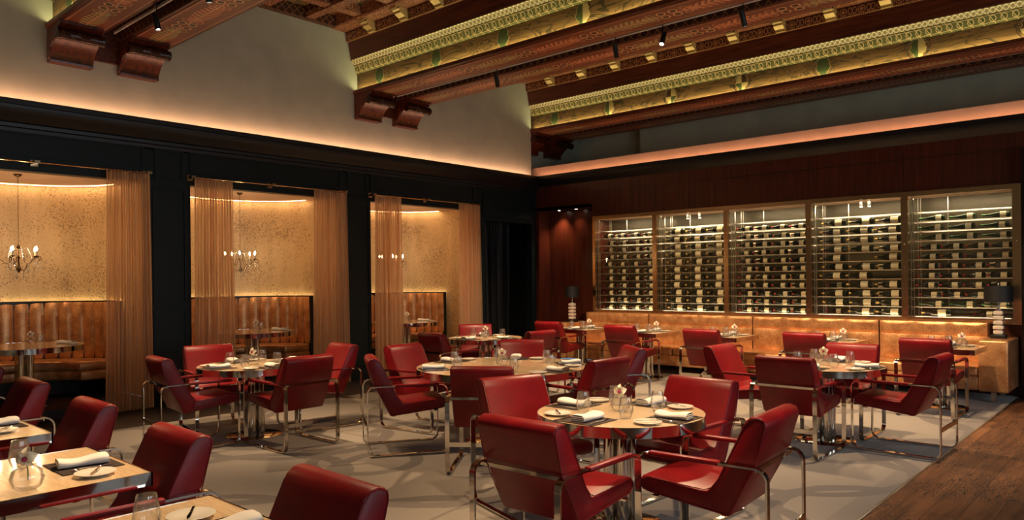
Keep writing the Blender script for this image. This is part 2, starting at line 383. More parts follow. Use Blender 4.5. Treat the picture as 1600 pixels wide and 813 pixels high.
# ------------------------------------------------------------------ mesh helpers
class MB:
    def __init__(s): s.bm = bmesh.new(); s.uvn = 0
    def box(s, x0, x1, y0, y1, z0, z1, mi=0):
        v = [s.bm.verts.new((x, y, z)) for z in (z0, z1) for y in (y0, y1) for x in (x0, x1)]
        for q in ((0, 2, 3, 1), (4, 5, 7, 6), (0, 1, 5, 4), (2, 6, 7, 3), (0, 4, 6, 2), (1, 3, 7, 5)):
            f = s.bm.faces.new([v[i] for i in q]); f.material_index = mi
        return s
    def prism(s, pts, a0, a1, plane='yz', mi=0):
        """closed outline swept from a0 to a1 along the third axis"""
        def P(p, a):
            if plane == 'yz': return (a, p[0], p[1])
            if plane == 'xz': return (p[0], a, p[1])
            return (p[0], p[1], a)
        A = [s.bm.verts.new(P(p, a0)) for p in pts]; B = [s.bm.verts.new(P(p, a1)) for p in pts]
        fs = [s.bm.faces.new(A), s.bm.faces.new(list(reversed(B)))]
        n = len(pts)
        for i in range(n): fs.append(s.bm.faces.new((A[(i + 1) % n], A[i], B[i], B[(i + 1) % n])))
        for f in fs: f.material_index = mi
        return s
    def lathe(s, prof, seg=20, c=(0, 0, 0), axis='z', mi=0, caps=True):
        rings = []
        for r, h in prof:
            ring = []
            for i in range(seg):
                t = 2 * PI * i / seg; a, b = r * math.cos(t), r * math.sin(t)
                if axis == 'z': p = (c[0] + a, c[1] + b, c[2] + h)
                elif axis == 'x': p = (c[0] + h, c[1] + a, c[2] + b)
                else: p = (c[0] + a, c[1] + h, c[2] + b)
                ring.append(s.bm.verts.new(p))
            rings.append(ring)
        for j in range(len(rings) - 1):
            for i in range(seg):
                k = (i + 1) % seg
                f = s.bm.faces.new((rings[j][i], rings[j][k], rings[j + 1][k], rings[j + 1][i])); f.material_index = mi
        if caps:
            for ring, rev in ((rings[0], True), (rings[-1], False)):
                f = s.bm.faces.new(list(reversed(ring)) if rev else ring); f.material_index = mi
        return s
    def tube(s, pts, r, seg=8, closed=False, mi=0, w=None, side=(1, 0, 0)):
        """round tube, or a flat bar (w = half width along side, r = half thickness)"""
        pts = [Vector(p) for p in pts]; n = len(pts); rings = []
        prev = None
        for i, p in enumerate(pts):
            a = pts[i - 1] if (i > 0 or closed) else p; b = pts[(i + 1) % n] if (i < n - 1 or closed) else p
            t = (b - a).normalized()
            if w is not None:
                sx = Vector(side); nn = t.cross(sx).normalized()
                q = [p + sx * w + nn * r, p - sx * w + nn * r, p - sx * w - nn * r, p + sx * w - nn * r]
            else:
                rr = r[i] if isinstance(r, (list, tuple)) else r
                if prev is None:
                    ref = Vector((0, 0, 1)) if abs(t.z) < .9 else Vector((1, 0, 0))
                    u = t.cross(ref).normalized()
                else: u = (prev - t * prev.dot(t)).normalized()
                prev = u; v = t.cross(u)
                q = [p + u * rr * math.cos(2 * PI * k / seg) + v * rr * math.sin(2 * PI * k / seg) for k in range(seg)]
            rings.append([s.bm.verts.new(x) for x in q])
        m = len(rings[0]); L = n if closed else n - 1
        for j in range(L):
            A, B = rings[j], rings[(j + 1) % n]
            for k in range(m):
                f = s.bm.faces.new((A[k], A[(k + 1) % m], B[(k + 1) % m], B[k])); f.material_index = mi
        if not closed:
            s.bm.faces.new(list(reversed(rings[0]))).material_index = mi; s.bm.faces.new(rings[-1]).material_index = mi
        return s
    def grid(s, fn, nu, nv, mi=0):
        V = [[s.bm.verts.new(fn(i / nu, j / nv)) for j in range(nv + 1)] for i in range(nu + 1)]
        for i in range(nu):
            for j in range(nv):
                f = s.bm.faces.new((V[i][j], V[i + 1][j], V[i + 1][j + 1], V[i][j + 1])); f.material_index = mi
        return s
    def bevel(s, w, seg=2, ang=30):
        bmesh.ops.recalc_face_normals(s.bm, faces=s.bm.faces)
        es = [e for e in s.bm.edges if len(e.link_faces) == 2 and e.calc_face_angle(0) > math.radians(ang)]
        bmesh.ops.bevel(s.bm, geom=es, offset=w, segments=seg, profile=.5, affect='EDGES', clamp_overlap=True)
        return s
    def build(s, name, mat, parent=None, smooth=40, loc=None):
        bmesh.ops.recalc_face_normals(s.bm, faces=s.bm.faces)
        me = bpy.data.meshes.new(name); s.bm.to_mesh(me); s.bm.free()
        for m in (mat if isinstance(mat, (list, tuple)) else (mat,)): me.materials.append(m)
        if smooth:
            me.polygons.foreach_set('use_smooth', [True] * len(me.polygons))
            me.set_sharp_from_angle(angle=math.radians(smooth))
        o = bpy.data.objects.new(name, me); COL.objects.link(o)
        if parent: o.parent = parent
        if loc: o.location = loc
        return o
def tag(o, label=None, cat=None, group=None, kind=None):
    if label: o['label'] = label
    if cat: o['category'] = cat
    if group: o['group'] = group
    if kind: o['kind'] = kind
    return o
def empty(name, loc=(0, 0, 0), rz=0):
    o = bpy.data.objects.new(name, None); COL.objects.link(o); o.location = loc; o.rotation_euler = (0, 0, rz)
    o.empty_display_size = .1
    return o
KIDS = {}
def kids(o):
    return [c for c in bpy.data.objects if c.parent == o]
def freeze(o):                      # remember a finished prototype's tree
    t = (o, [freeze(c) for c in kids(o)]); KIDS[o.name] = t; return t
def copy_tree(t, parent=None):
    c = t[0].copy(); COL.objects.link(c)
    if parent: c.parent = parent
    for ch in t[1]: copy_tree(ch, c)
    return c
USED = set()
def place(proto, loc, rz, label, group=None):
    t = KIDS[proto.name]
    if proto.name not in USED: USED.add(proto.name); o = proto
    else: o = copy_tree(t)
    o.location = loc; o.rotation_euler = (0, 0, rz); o['label'] = label
    if group: o['group'] = group
    return o
def struct(mb, name, mat, parent=None, **k):
    o = mb.build(name, mat, parent, **k)
    if not parent: o['kind'] = 'structure'
    return o
def face_rz(d): return math.atan2(-d[0], d[1])         # local +Y turned to direction d

# ================================================================== THE ROOM
struct(MB().box(-8.87, -1.63, -2.6, 12.6, -.05, 0.0), 'floor', CARPET, smooth=0)
struct(MB().box(-1.62, 4.6, -2.6, 12.6, -.05, -.002), 'floor_oak', OAK, smooth=0)
struct(MB().box(-10.3, -8.87, -2.6, 12.0, -.05, -.001), 'floor_ebony', EBONY, smooth=0)
struct(MB().box(-1.634, -1.618, -2.6, 11.9, -.03, .003), 'trim_1', STEEL, smooth=0)

# upper left wall, and the recess past the last beam
m = MB(); m.box(-10.9, WALL_X, -2.6, 11.87, 3.40, 6.1); m.box(-10.9, -10.42, 11.87, 14.2, 3.4, 6.1)
struct(m, 'wall_left_upper', SAGE, smooth=0)
m = MB(); m.box(-10.9, -8.5, 13.9, 14.2, 3.4, 6.1); m.box(-8.5, 4.6, 13.55, 14.2, 3.4, 6.1)
struct(m, 'wall_far_upper', TEAL_PLASTER, smooth=0)
struct(MB().box(-10.9, 4.6, 12.052, 13.95, 3.70, 3.98), 'trim_2', CLAY, smooth=0)

# left panelled wall with three alcove openings and a doorway
wl = MB()
x0, x1 = -10.26, WALL_X
ops = [(c - 1.24, c + 1.24, 2.97) for c in ALC] + [(10.45, 11.86, 2.79)]
prev = -2.6
for a, b, h in ops:
    wl.box(x0, x1, prev, a, 0, 3.45); wl.box(x0, x1, a, b, h, 3.45); prev = b
wl.box(x0, x1, prev, 12.6, 0, 3.45)
wall_left = struct(wl, 'wall_left', NAVY, smooth=0)
def frame_panel(mb, axis, pos, a0, a1, z0, z1, w=.022, d=.016, s=1):
    """raised moulding round a panel, lying on a plane x=pos or y=pos"""
    for (p, q, r, t) in ((a0, a1, z0, z0 + w), (a0, a1, z1 - w, z1), (a0, a0 + w, z0 + w, z1 - w), (a1 - w, a1, z0 + w, z1 - w)):
        if axis == 'x': mb.box(pos - .002, pos + d * s, p, q, r, t)
        else: mb.box(p, q, pos - d, pos + .002, r, t)
pm = MB()
for a, b in ((-1.0, 1.5), (4.12, 4.62), (7.19, 7.70), (10.24, 10.40)):
    if b - a > .3 or True:
        frame_panel(pm, 'x', x1, a + .03, b - .03, .25, 1.28); frame_panel(pm, 'x', x1, a + .03, b - .03, 1.36, 2.9)
for c in ALC: frame_panel(pm, 'x', x1, c - 1.25, c + 1.20, 3.14, 3.42)
for a in (4.37, 7.43): frame_panel(pm, 'x', x1, a - .19, a + .19, 3.02, 3.42)
frame_panel(pm, 'x', x1, 10.4, 11.9, 2.86, 3.42)
pm.build('panel_moulding', NAVY, wall_left, smooth=0)
struct(MB().box(-10.1, -10.07, 4.08, 4.66, 0, .14).box(-10.1, -10.07, 7.15, 7.70, 0, .14).box(-10.1, -10.07, 10.2, 10.45, 0, .14), 'baseboard_left', NAVY, smooth=0)
# cornice running round left and wine walls (profile: offset from wall, height)
prof = [(0, 3.42), (.012, 3.42), (.02, 3.46), (.045, 3.47), (.05, 3.51), (.035, 3.53), (.06, 3.57), (.10, 3.62), (.125, 3.66), (.13, 3.71), (.15, 3.715), (.15, 3.775), (.135, 3.775), (.135, 3.73), (0, 3.73)]
cm = MB()
A = [[cm.bm.verts.new(p) for p in ((WALL_X + d, -2.6, z), (WALL_X + d, WINE_Y + .05 - d, z), (4.6, WINE_Y + .05 - d, z))] for d, z in prof]
for i in range(len(prof)):
    a, b = A[i], A[(i + 1) % len(prof)]
    for k in (0, 1): cm.bm.faces.new((a[k], a[k + 1], b[k + 1], b[k]))
struct(cm, 'trim_3', BLACK, smooth=30)
# black hall beyond the doorway
dm = MB(); dm.box(-12.0, -11.95, 10.42, 12.0, 0, 3.0); dm.box(-12.0, -10.26, 10.44, 10.45, 0, 3.0); dm.box(-12, -10.26, 11.9, 11.94, 0, 3.0); dm.box(-12, -10.26, 10.42, 12, 2.9, 3.0); dm.box(-12, -10.3, 10.42, 12, -.05, 0)
struct(dm, 'wall_hall', BLACK, smooth=0)
def wavy(y0, y1, x, z0, z1, folds, amp, flare=0.0, ph=0.0):
    def fn(u, v):
        z = z0 + (z1 - z0) * v
        mid = (y0 + y1) / 2
        y = y0 + (y1 - y0) * u; y = mid + (y - mid) * (1 + flare * (1 - v))
        a = amp * (.55 + .45 * (1 - v)) * math.sin(2 * PI * folds * u + ph + .5 * math.sin(3 * v + 5 * u))
        b = .3 * amp * math.sin(2 * PI * folds * 2.3 * u + 1.3 + ph)
        return (x + a + b, y + .008 * math.sin(folds * 9 * u), z)
    return fn
o = MB().grid(wavy(10.5, 11.85, -10.75, .01, 2.85, 14, .05), 160, 8).build('drape', SHADE)
tag(o, 'black floor-length drape hanging in the dark doorway of the left wall', 'curtain')

# ------------------------------------------------------------------ alcoves
def ell(c, a, b, t):                      # t from -1 (left end) to +1 (right end)
    th = t * PI / 2
    return (-10.9 - b * math.cos(th), c + a * math.sin(th))
ALCF = .12
for k, c in enumerate(ALC):
    am = MB()
    am.grid(lambda u, v: (*ell(c, 1.27, 1.12, 2 * u - 1), ALCF + (3.02 - ALCF) * v), 48, 1)
    am.box(-10.91, -10.25, c + 1.27, c + 1.30, ALCF, 3.02); am.box(-10.91, -10.25, c - 1.30, c - 1.27, ALCF, 3.02)
    struct(am, 'wall_alcove', WALLPAPER, smooth=60)
    struct(MB().box(-12.15, -10.2, c - 1.32, c + 1.32, 3.02, 3.08), 'ceiling_alcove', CLAY, smooth=0)
    struct(MB().box(-12.15, -10.12, c - 1.25, c + 1.25, 0, ALCF), 'floor_alcove', EBONY, smooth=0)
    # concealed light at the ceiling edge
    lm = MB(); lm.grid(lambda u, v: (*ell(c, 1.20 - .012 * v, 1.05 - .012 * v, 1.8 * u - .9), 3.012), 30, 1)
    o = lm.build('ceiling_led_strip', LED_TOP); tag(o, 'warm glowing light strip along the ceiling edge of the %s alcove' % ('left', 'middle', 'right')[k], 'light strip', 'alcove light strips')

# ------------------------------------------------------------------ ceiling and beams
BX0, BX1 = -10.1, 2.1
cl = struct(MB().box(-10.9, 4.6, -2.6, 14.2, 5.86, 6.1), 'ceiling', COFFER, smooth=0)
rb = MB()
for k in range(16):
    x = -9.4 + .78 * k
    rb.box(x - .08, x + .08, -2.6, 13.5, 5.72, 5.87)
for y in (-2.0, -1.2, -.4, .45, 1.25, 2.05, 4.55, 5.0, 5.75, 6.5, 9.1, 9.9, 10.7): rb.box(-10.0, 4.6, y - .07, y + .07, 5.70, 5.87)
rb.build('ceiling_rib', RIB, cl, smooth=0)
bd = MB()
bd.box(-10.1, -9.98, -2.6, 14, 5.69, 5.87)
for y in (4.55, 5.0, 5.75, 6.5): bd.box(-10.0, 4.6, y - .10, y + .10, 5.76, 5.87)
bd.build('painted_border', DIAMOND, cl, smooth=0)

def shield_outline(s=1.25):
    h = [(0, .14), (.025, .128), (.05, .135), (.058, .10), (.075, .07), (.066, .04), (.085, .0), (.07, -.05), (.045, -.075), (.04, -.11), (.02, -.13), (0, -.145)]
    return [(x * s, z) for x, z in h]
def beam(idx, y0):
    x0 = BX0 if idx < 2 else -10.42
    core = MB()
    core.box(x0, BX1, y0 + .08, y0 + .53, 4.755, 5.9); core.box(x0, BX1, y0 + .83, y0 + 1.33, 4.755, 5.9); core.box(x0, BX1, y0 + .53, y0 + .83, 4.93, 5.9)
    b = struct(core, 'ceiling_beam', BEAMWOOD, smooth=0)
    b['kind'] = 'structure'
    # lower boards with an upstand that hides the light
    lip = [(y0, 4.70), (y0 + .55, 4.70), (y0 + .55, 4.76), (y0 + .03, 4.76), (y0 + .02, 4.772), (y0 + .008, 4.772), (y0, 4.765), (y0 - .012, 4.755), (y0 - .012, 4.715)]
    MB().prism(lip, x0, BX1).build('ledge_board', BEAMWOOD, b, smooth=0)
    MB().box(x0, BX1, y0 + .04, y0 + .51, 4.694, 4.702).build('painted_soffit', SOFFIT, b, smooth=0)
    l2 = [(y0 + .80, 4.70), (y0 + 1.36, 4.70), (y0 + 1.37, 4.72), (y0 + 1.37, 4.76), (y0 + .80, 4.76)]
    MB().prism(l2, x0, BX1).build('ledge_board', BEAMWOOD, b, smooth=0)
    MB().box(x0, BX1, y0 + .84, y0 + 1.32, 4.694, 4.702).build('painted_soffit', SOFFIT, b, smooth=0)
    MB().box(x0, BX1, y0 + .795, y0 + .802, 4.71, 4.93).build('painted_fillet', DIAMOND, b, smooth=0)
    MB().box(x0, BX1, y0 + .074, y0 + .082, 4.76, 5.045).build('timber_face', FACE, b, smooth=0)
    MB().prism([(y0 + .09, 5.045), (y0 + .055, 5.05), (y0 + .05, 5.06), (y0 + .012, 5.162), (y0 + .015, 5.18), (y0 + .09, 5.18)], x0, BX1).build('green_band', GREENBAND, b, smooth=0)
    MB().prism([(y0 + .09, 5.18), (y0 + .0, 5.18), (y0 - .005, 5.19), (y0 - .035, 5.238), (y0 - .055, 5.242), (y0 - .055, 5.255), (y0 + .09, 5.255)], x0, BX1).build('lattice_band', LATTICE, b, smooth=0)
    MB().prism([(y0 + .09, 5.255), (y0 - .04, 5.255), (y0 - .10, 5.53), (y0 + .09, 5.53)], x0, BX1).build('fascia', BEAMWOOD, b, smooth=0)
    MB().prism([(y0 + .09, 5.53), (y0 - .14, 5.53), (y0 - .15, 5.68), (y0 + .09, 5.68)], x0, BX1).build('painted_frieze', FRIEZE, b, smooth=0)
    MB().prism([(y0 + .09, 5.68), (y0 - .40, 5.68), (y0 - .42, 5.70), (y0 - .42, 5.88), (y0 + .09, 5.88)], x0, BX1).build('corona', RIB, b, smooth=0)
    br = MB().prism([(-.14, 5.525), (-.19, 5.525), (-.19, 5.54), (-.20, 5.56), (-.24, 5.58), (-.28, 5.60), (-.29, 5.63), (-.34, 5.65), (-.37, 5.645), (-.375, 5.68), (-.14, 5.68)], -.075, .075)
    br = br.build('bracket', GILT, b, smooth=35); first = True
    eye = MB().lathe([(.0, -.09), (.014, -.085), (.014, .085), (.0, .09)], 10, (0, -.335, 5.655), 'x').build('bracket_eye', BLACK, br)
    brs = [-9.4 + .78 * k for k in range(14)]
    for i, x in enumerate(brs):
        o = br if i == 0 else br.copy()
        if i:
            COL.objects.link(o); e = eye.copy(); COL.objects.link(e); e.parent = o
        o.location = (x, y0, 0)
    # painted shields
    n = 9
    for k in range(n):
        x = -9.51 + 1.34 * k
        if x > BX1 - .2: break
        sm = MB(); H = shield_outline()
        full = [(a, z) for a, z in H] + [(-a, z) for a, z in reversed(H[1:-1])]
        big = [(a * 1.09, z * 1.05) for a, z in full]
        sm.prism(big, -.002, .0, 'xz', 0)
        style = (k + idx * 2) % 4
        cols = {0: (1, 1, 1, 1), 1: (1, 2, 1, 2), 2: (3, 2, 2, 1), 3: (2, 3, 1, 2)}[style]
        if idx == 1 and k < 2: cols = (1, 1, 1, 1)
        for q, (sx, top) in enumerate(((-1, 1), (1, 1), (-1, 0), (1, 0))):
            pts = [(sx * a, z) for a, z in H if (z >= -.001 if top else z <= .001)]
            pts = [(0, 0)] + ([(sx * 0, .14)] if 0 else []) + pts
            pts = [p for i, p in enumerate(pts) if p not in pts[:i]]
            if len(pts) >= 3: sm.prism(pts, -.004, -.002, 'xz', cols[q])
        if idx == 2 or k == 4:
            ring = [(.155 * math.cos(t * PI / 20), .148 * math.sin(t * PI / 20)) for t in range(40)]
            sm.tube([(a, -.001, z) for a, z in ring], .0065, 4, True, mi=3)
        sm.build('painted_shield', [SHIELD_C, SHIELD_G, SHIELD_C, SHIELD_B], b, smooth=0, loc=(x, y0 + .073, 4.905))
    # corbels
    cp = [(0, 4.29), (.13, 4.29), (.135, 4.312), (.11, 4.325), (.15, 4.39), (.21, 4.455), (.29, 4.51), (.335, 4.53), (.36, 4.62), (.40, 4.63), (.44, 4.645), (.47, 4.665), (.48, 4.67), (.48, 4.70), (0, 4.70)]
    for yy in (y0 + .01, y0 + .80):
        c = MB().prism([(x0 + a, z) for a, z in cp], yy, yy + .47, 'xz').build('corbel', CORBELWOOD, b, smooth=30)
        MB().lathe([(.02, -.025), (.066, -.02), (.066, .01), (.056, .03), (.056, .22), (.062, .235), (.056, .25), (.056, .44), (.066, .46), (.066, .49), (.02, .495)], 18, (x0 + .405, yy, 4.556), 'y').build('corbel_scroll', SCROLLWOOD, c)
        MB().prism([(x0 + .08, 4.315), (x0 + .13, 4.35), (x0 + .17, 4.45), (x0 + .25, 4.50), (x0 + .33, 4.52), (x0 + .33, 4.58), (x0 + .08, 4.58)], yy - .012, yy, 'xz').build('carved_side', CORBELWOOD, c, smooth=0)
    MB().box(x0, x0 + .05, y0 + .3, y0 + 1.0, 4.42, 4.95).build('corbel_board', BEAMWOOD, b, smooth=0)
    MB().box(x0 + .3, BX1, y0 + .655, y0 + .672, 4.725, 4.755).build('light_track', TRACKWHITE, b, smooth=0)
    return b
for i, y in enumerate(BEAM_Y): beam(i, y)

# ------------------------------------------------------------------ wine wall
wm = MB()
CX0, CX1, CZ0, CZ1 = -8.62, -1.60, .99, 2.80
wm.box(-8.65, 4.6, 12.0, 12.05, 2.86, 3.725); wm.box(-8.65, CX0, 12.0, 12.7, 0, 2.86); wm.box(CX0, CX1, 12.0, 12.62, 0, CZ0 - .02)
wm.box(-10.26, -8.65, 12.0, 12.05, 3.06, 3.725)
wm.box(-10.26, -8.65, 12.36, 12.42, 0, 3.1); wm.box(-10.26, -8.65, 12.0, 12.42, 3.06, 3.12)
wm.box(-10.26, -10.02, 12.0, 12.4, 0, 3.06)
wm.box(-9.0, -8.65, 12.33, 12.365, 0, 3.06)
wall_far = struct(wm, 'wall_far', MAHOGANY, smooth=0)
sm = MB()
for x in (-7.22, -5.82, -4.42, -3.03): sm.box(x - .004, x + .004, 11.996, 12.002, 2.92, 3.45)
sm.box(-8.65, -1.3, 11.996, 12.002, 3.335, 3.343)
sm.build('panel_seam', BLACK, wall_far, smooth=0)
# right end: dark steel column and the wall beyond it
struct(MB().box(-1.57, -1.36, 11.80, 12.02, 0, 3.30), 'trim_4', BLACK_METAL, smooth=0)
struct(MB().box(-1.6, 4.6, 12.0, 12.6, 0, 2.86), 'wall_far_right', MAHOGANY, smooth=0)
for x in (-9.55, -9.18):
    pass
# wine case
case = empty('wine_cabinet', (0, 0, 0)); tag(case, 'long built-in glass wine cabinet of five bronze-framed bays above the gold bench', 'wine cabinet')
fm = MB()
DIV = [(-8.62, -8.56), (-7.27, -7.18), (-5.86, -5.78), (-4.46, -4.38), (-3.07, -2.98), (-1.70, -1.60)]
fm.box(CX0, CX1, 11.97, 12.03, CZ1 - .005, CZ1 + .06); fm.box(CX0, CX1, 11.97, 12.03, CZ0 - .03, CZ0 + .045)
for a, b in DIV: fm.box(a, b, 11.965, 12.04, CZ0, CZ1)
for a, b in DIV:
    for k in range(6): fm.lathe([(0, -.006), (.008, -.004), (.008, 0)], 8, ((a + b) / 2, 11.965, 1.1 + .33 * k), 'y')
fm.build('frame', BRASS, case, smooth=0)
bk = MB(); bk.box(CX0, CX1, 12.58, 12.60, CZ0 - .02, CZ1 + .02)
bk.build('back_panel', CASEBACK, case, smooth=0)
MB().box(CX0, CX1, 12.03, 12.6, CZ1, CZ1 + .03).box(CX0, CX1, 12.03, 12.6, CZ0 - .04, CZ0 - .01).build('carcass', CLAY, case, smooth=0)
BAYS = [(-8.56, -7.27), (-7.18, -5.86), (-5.78, -4.46), (-4.38, -3.07), (-2.98, -1.70)]
BAYN = ('first', 'second', 'third', 'fourth', 'fifth')
ORD = ('lowest', 'second', 'third', 'fourth', 'fifth', 'sixth', 'seventh', 'eighth', 'ninth', 'tenth', 'eleventh', 'twelfth')
shz = [1.035 + .138 * k for k in range(12)]
for bi, (a, b) in enumerate(BAYS):
    MB().box(a, b, 11.995, 12.003, CZ0 + .01, CZ1 - .005).build('glass_pane', PANE, case, smooth=0)
    up_ = MB()
    for xx in (a + .025, a + .06): up_.box(xx - .004, xx + .004, 12.04, 12.05, CZ0, CZ1); up_.box(xx - .006, xx + .006, 12.44, 12.455, CZ0, CZ1)
    for xx in (a + .42, b - .02): up_.box(xx - .006, xx + .006, 12.46, 12.475, CZ0, CZ1)
    for k in range(12): up_.box(a + .02, a + .065, 12.042, 12.052, shz[k] - .03, shz[k] - .018)
    up_.build('rack_upright', STEEL, case, smooth=0)
    for k in range(12):
        rk = MB()
        for yy in (12.075, 12.17, 12.30, 12.40): rk.tube([(a, yy, shz[k]), (b, yy, shz[k])], .0062 if yy < 12.1 else .005, 6)
        rk.build('rack_rail', STEEL, case)
for x in (-6.72, -6.48, -3.72, -3.60):
    f = MB().lathe([(.03, 2.80), (.03, 2.74), (.022, 2.72), (.0, 2.72)], 12, (x, 12.3, 0)).build('cabinet_spotlight', STEEL, case)
    MB().lathe([(0, 2.712), (.02, 2.712), (.02, 2.716), (0, 2.716)], 12, (x, 12.3, 0)).build('lens', LAMPFACE, f)
    spot('cabinet_spot', (x, 12.28, 2.70), (x + .1, 12.2, 1.0), 14 * K_CASE, 120, HALO, .015)

# bottles (local: axis along x, neck towards -x, centre of body at origin)
def bottle(kind):
    r, L, nk = {'claret': (.041, .18, .095), 'magnum': (.054, .25, .13), 'burgundy': (.045, .18, .15)}[kind]
    hb = L / 2
    if kind == 'burgundy': prof = [(0, hb), (r * .8, hb), (r, hb - .01), (r, -hb + .05), (r * .82, -hb), (r * .5, -hb - .045), (.015, -hb - .09), (.0135, -hb - nk)]
    else: prof = [(0, hb), (r * .85, hb), (r, hb - .01), (r, -hb + .03), (r * .88, -hb + .005), (r * .5, -hb - .02), (.016, -hb - .04), (.0135, -hb - nk)]
    prof = [(a, b) for a, b in prof]
    o = MB().lathe([(max(a, .0005), b) for a, b in prof], 14, axis='x').build('wine_bottle', BOTTLE_GREEN if kind == 'burgundy' else BOTTLE_DARK)
    tag(o, 'x', 'bottle')
    lw = .036 if kind != 'magnum' else .052
    MB().lathe([(r + .001, -lw + .012), (r + .001, lw + .012)], 14, axis='x', caps=False).build('label', LABEL, o)
    cap = {'claret': CAP_RED, 'magnum': CAP_GOLD, 'burgundy': CAP_GREEN}[kind]
    MB().lathe([(.0145, -hb - nk + .055), (.0152, -hb - nk + .01), (.016, -hb - nk + .008), (.016, -hb - nk - .003), (.001, -hb - nk - .004)], 10, axis='x', caps=False).build('capsule', cap, o)
    freeze(o); return o, r, L + nk
PB = {k: bottle(k) for k in ('claret', 'magnum', 'burgundy')}
POS2 = ('leftmost', 'second', 'third', 'fourth')
posn = ('leftmost', 'second from the left', 'third from the left', 'fourth from the left')
for bi, (a, b) in enumerate(BAYS):
    for k in range(12):
        if bi in (0, 2): kind, n = 'claret', 4
        elif bi in (1, 3): kind, n = 'magnum', 3
        else: kind, n = ('burgundy', 3) if k >= 8 or k == 1 else ('claret', 4)
        if k == 11 and bi != 4: n = 0
        if bi == 4 and k == 11: n = 0
        if bi == 4 and k == 0: kind, n = 'magnum', 1
        pr, r, LL = PB[kind]
        if n == 0: continue
        pitch = (b - a - .10) / n if n > 1 else .5
        rowshift = random.uniform(-.035, .02)
        for q in range(n):
            skip = (bi in (1, 3) and random.random() < .08)
            x = a + .10 + pitch * (q + .5) + (LL / 2 - (.12 if kind == 'magnum' else .095)) + random.uniform(-.006, .006) + rowshift
            x = min(x, b - (.13 if kind == 'magnum' else .10))
            x = max(x, a + (.27 if kind == 'magnum' else .20 if kind == 'claret' else .26))
            if skip: continue
            rank = 'top' if k == 10 else ('lowest' if k == 0 else ORD[k] + ' lowest')
            tone = {'claret': 'dark slim', 'magnum': 'dark large', 'burgundy': 'green slope-shouldered'}[kind]
            o = place(pr, (x, 12.12, shz[k] + .0065 + r * .93), 0, '%s wine bottle, %s on the %s filled shelf, %s bay' % (tone, POS2[q], rank, BAYN[bi]), 'wine bottles in the front row of the glass cabinet')
            o.rotation_euler = (random.uniform(-.5, .5), 0, random.uniform(-.02, .02))
# back row, seen in the gaps
cnt = 0
for bi, (a, b) in enumerate(BAYS):
    for k in range(0, 11):
        if (k + bi) % 2 and k > 3 and bi in (1, 3): continue
        if k >= 8 and bi == 4: continue
        if cnt >= 84: break
        for q in range(2):
            pr, r, LL = PB['claret']
            x = a + .33 + .62 * q + random.uniform(-.06, .06); x = min(x, b - .12)
            rank = 'top' if k == 10 else ('lowest' if k == 0 else ORD[k] + ' lowest')
            o = place(pr, (x, 12.35, shz[k] + .0065 + r * .93), 0, 'dark back-row wine bottle, %s one on the %s shelf, %s bay' % (('left', 'right')[q], rank, BAYN[bi]), 'wine bottles in the back row of the glass cabinet')
            o.rotation_euler = (random.uniform(-.5, .5), 0, PI if random.random() < .3 else 0); cnt += 1

# ------------------------------------------------------------------ long gold bench under the cabinet
bn = empty('banquette', (-5.3, 11.5, 0)); tag(bn, 'long copper-gold leather bench with quilted back running under the wine cabinet', 'bench')
def rel(o, p): o.parent = p; o.location = o.location - p.location; return o
def pad(mb, x0, x1, y, z0, z1, d=.05, nu=8, nv=6, lean=0.0):
    def fn(u, v):
        bu = 1 - (2 * u - 1) ** 6; bv = 1 - (2 * v - 1) ** 6
        wr = .004 * math.sin(17 * u + 9 * v + x0 * 7)
        return (x0 + (x1 - x0) * u, y - d * (bu * bv) ** .5 + lean * v + wr * bu * bv, z0 + (z1 - z0) * v)
    mb.grid(fn, nu, nv)
BB = [(-8.63, -7.24), (-7.22, -5.27), (-5.25, -3.33), (-3.31, -1.96)]
for a, b in BB:
    m = MB(); n = max(3, round((b - a) / .45)); w = (b - a) / n
    for i in range(n):
        pad(m, a + i * w, a + (i + 1) * w, 11.75, .40, .80, .022); pad(m, a + i * w, a + (i + 1) * w, 11.75, .80, .985, .020)
        m.box(a + i * w, a + (i + 1) * w, 11.755, 11.93, .40, .985)
    rel(m.build('back_cushion', COPPER, smooth=50), bn)
for a, b in ((-8.63, -6.4), (-6.38, -4.2), (-4.18, -1.96)):
    m = MB().box(a, b, 11.10, 11.75, .32, .46).bevel(.045, 4); rel(m.build('seat_cushion', COPPER), bn)
m = MB().box(-8.63, -1.96, 11.12, 11.93, .15, .33).bevel(.02, 2); rel(m.build('base', COPPER), bn)
for a, b in ((-8.98, -8.64), (-1.96, -1.63)):
    m = MB().box(a, b, 11.10, 11.95, .14, .80).bevel(.025, 3); rel(m.build('armrest', COPPER), bn)
for x in (-8.9, -7.3, -5.6, -4.0, -2.45, -1.80):
    for y in (11.2, 11.85):
        rel(MB().box(x - .03, x + .03, y - .03, y + .03, .001, .15).build('leg', CHROME, smooth=0), bn)

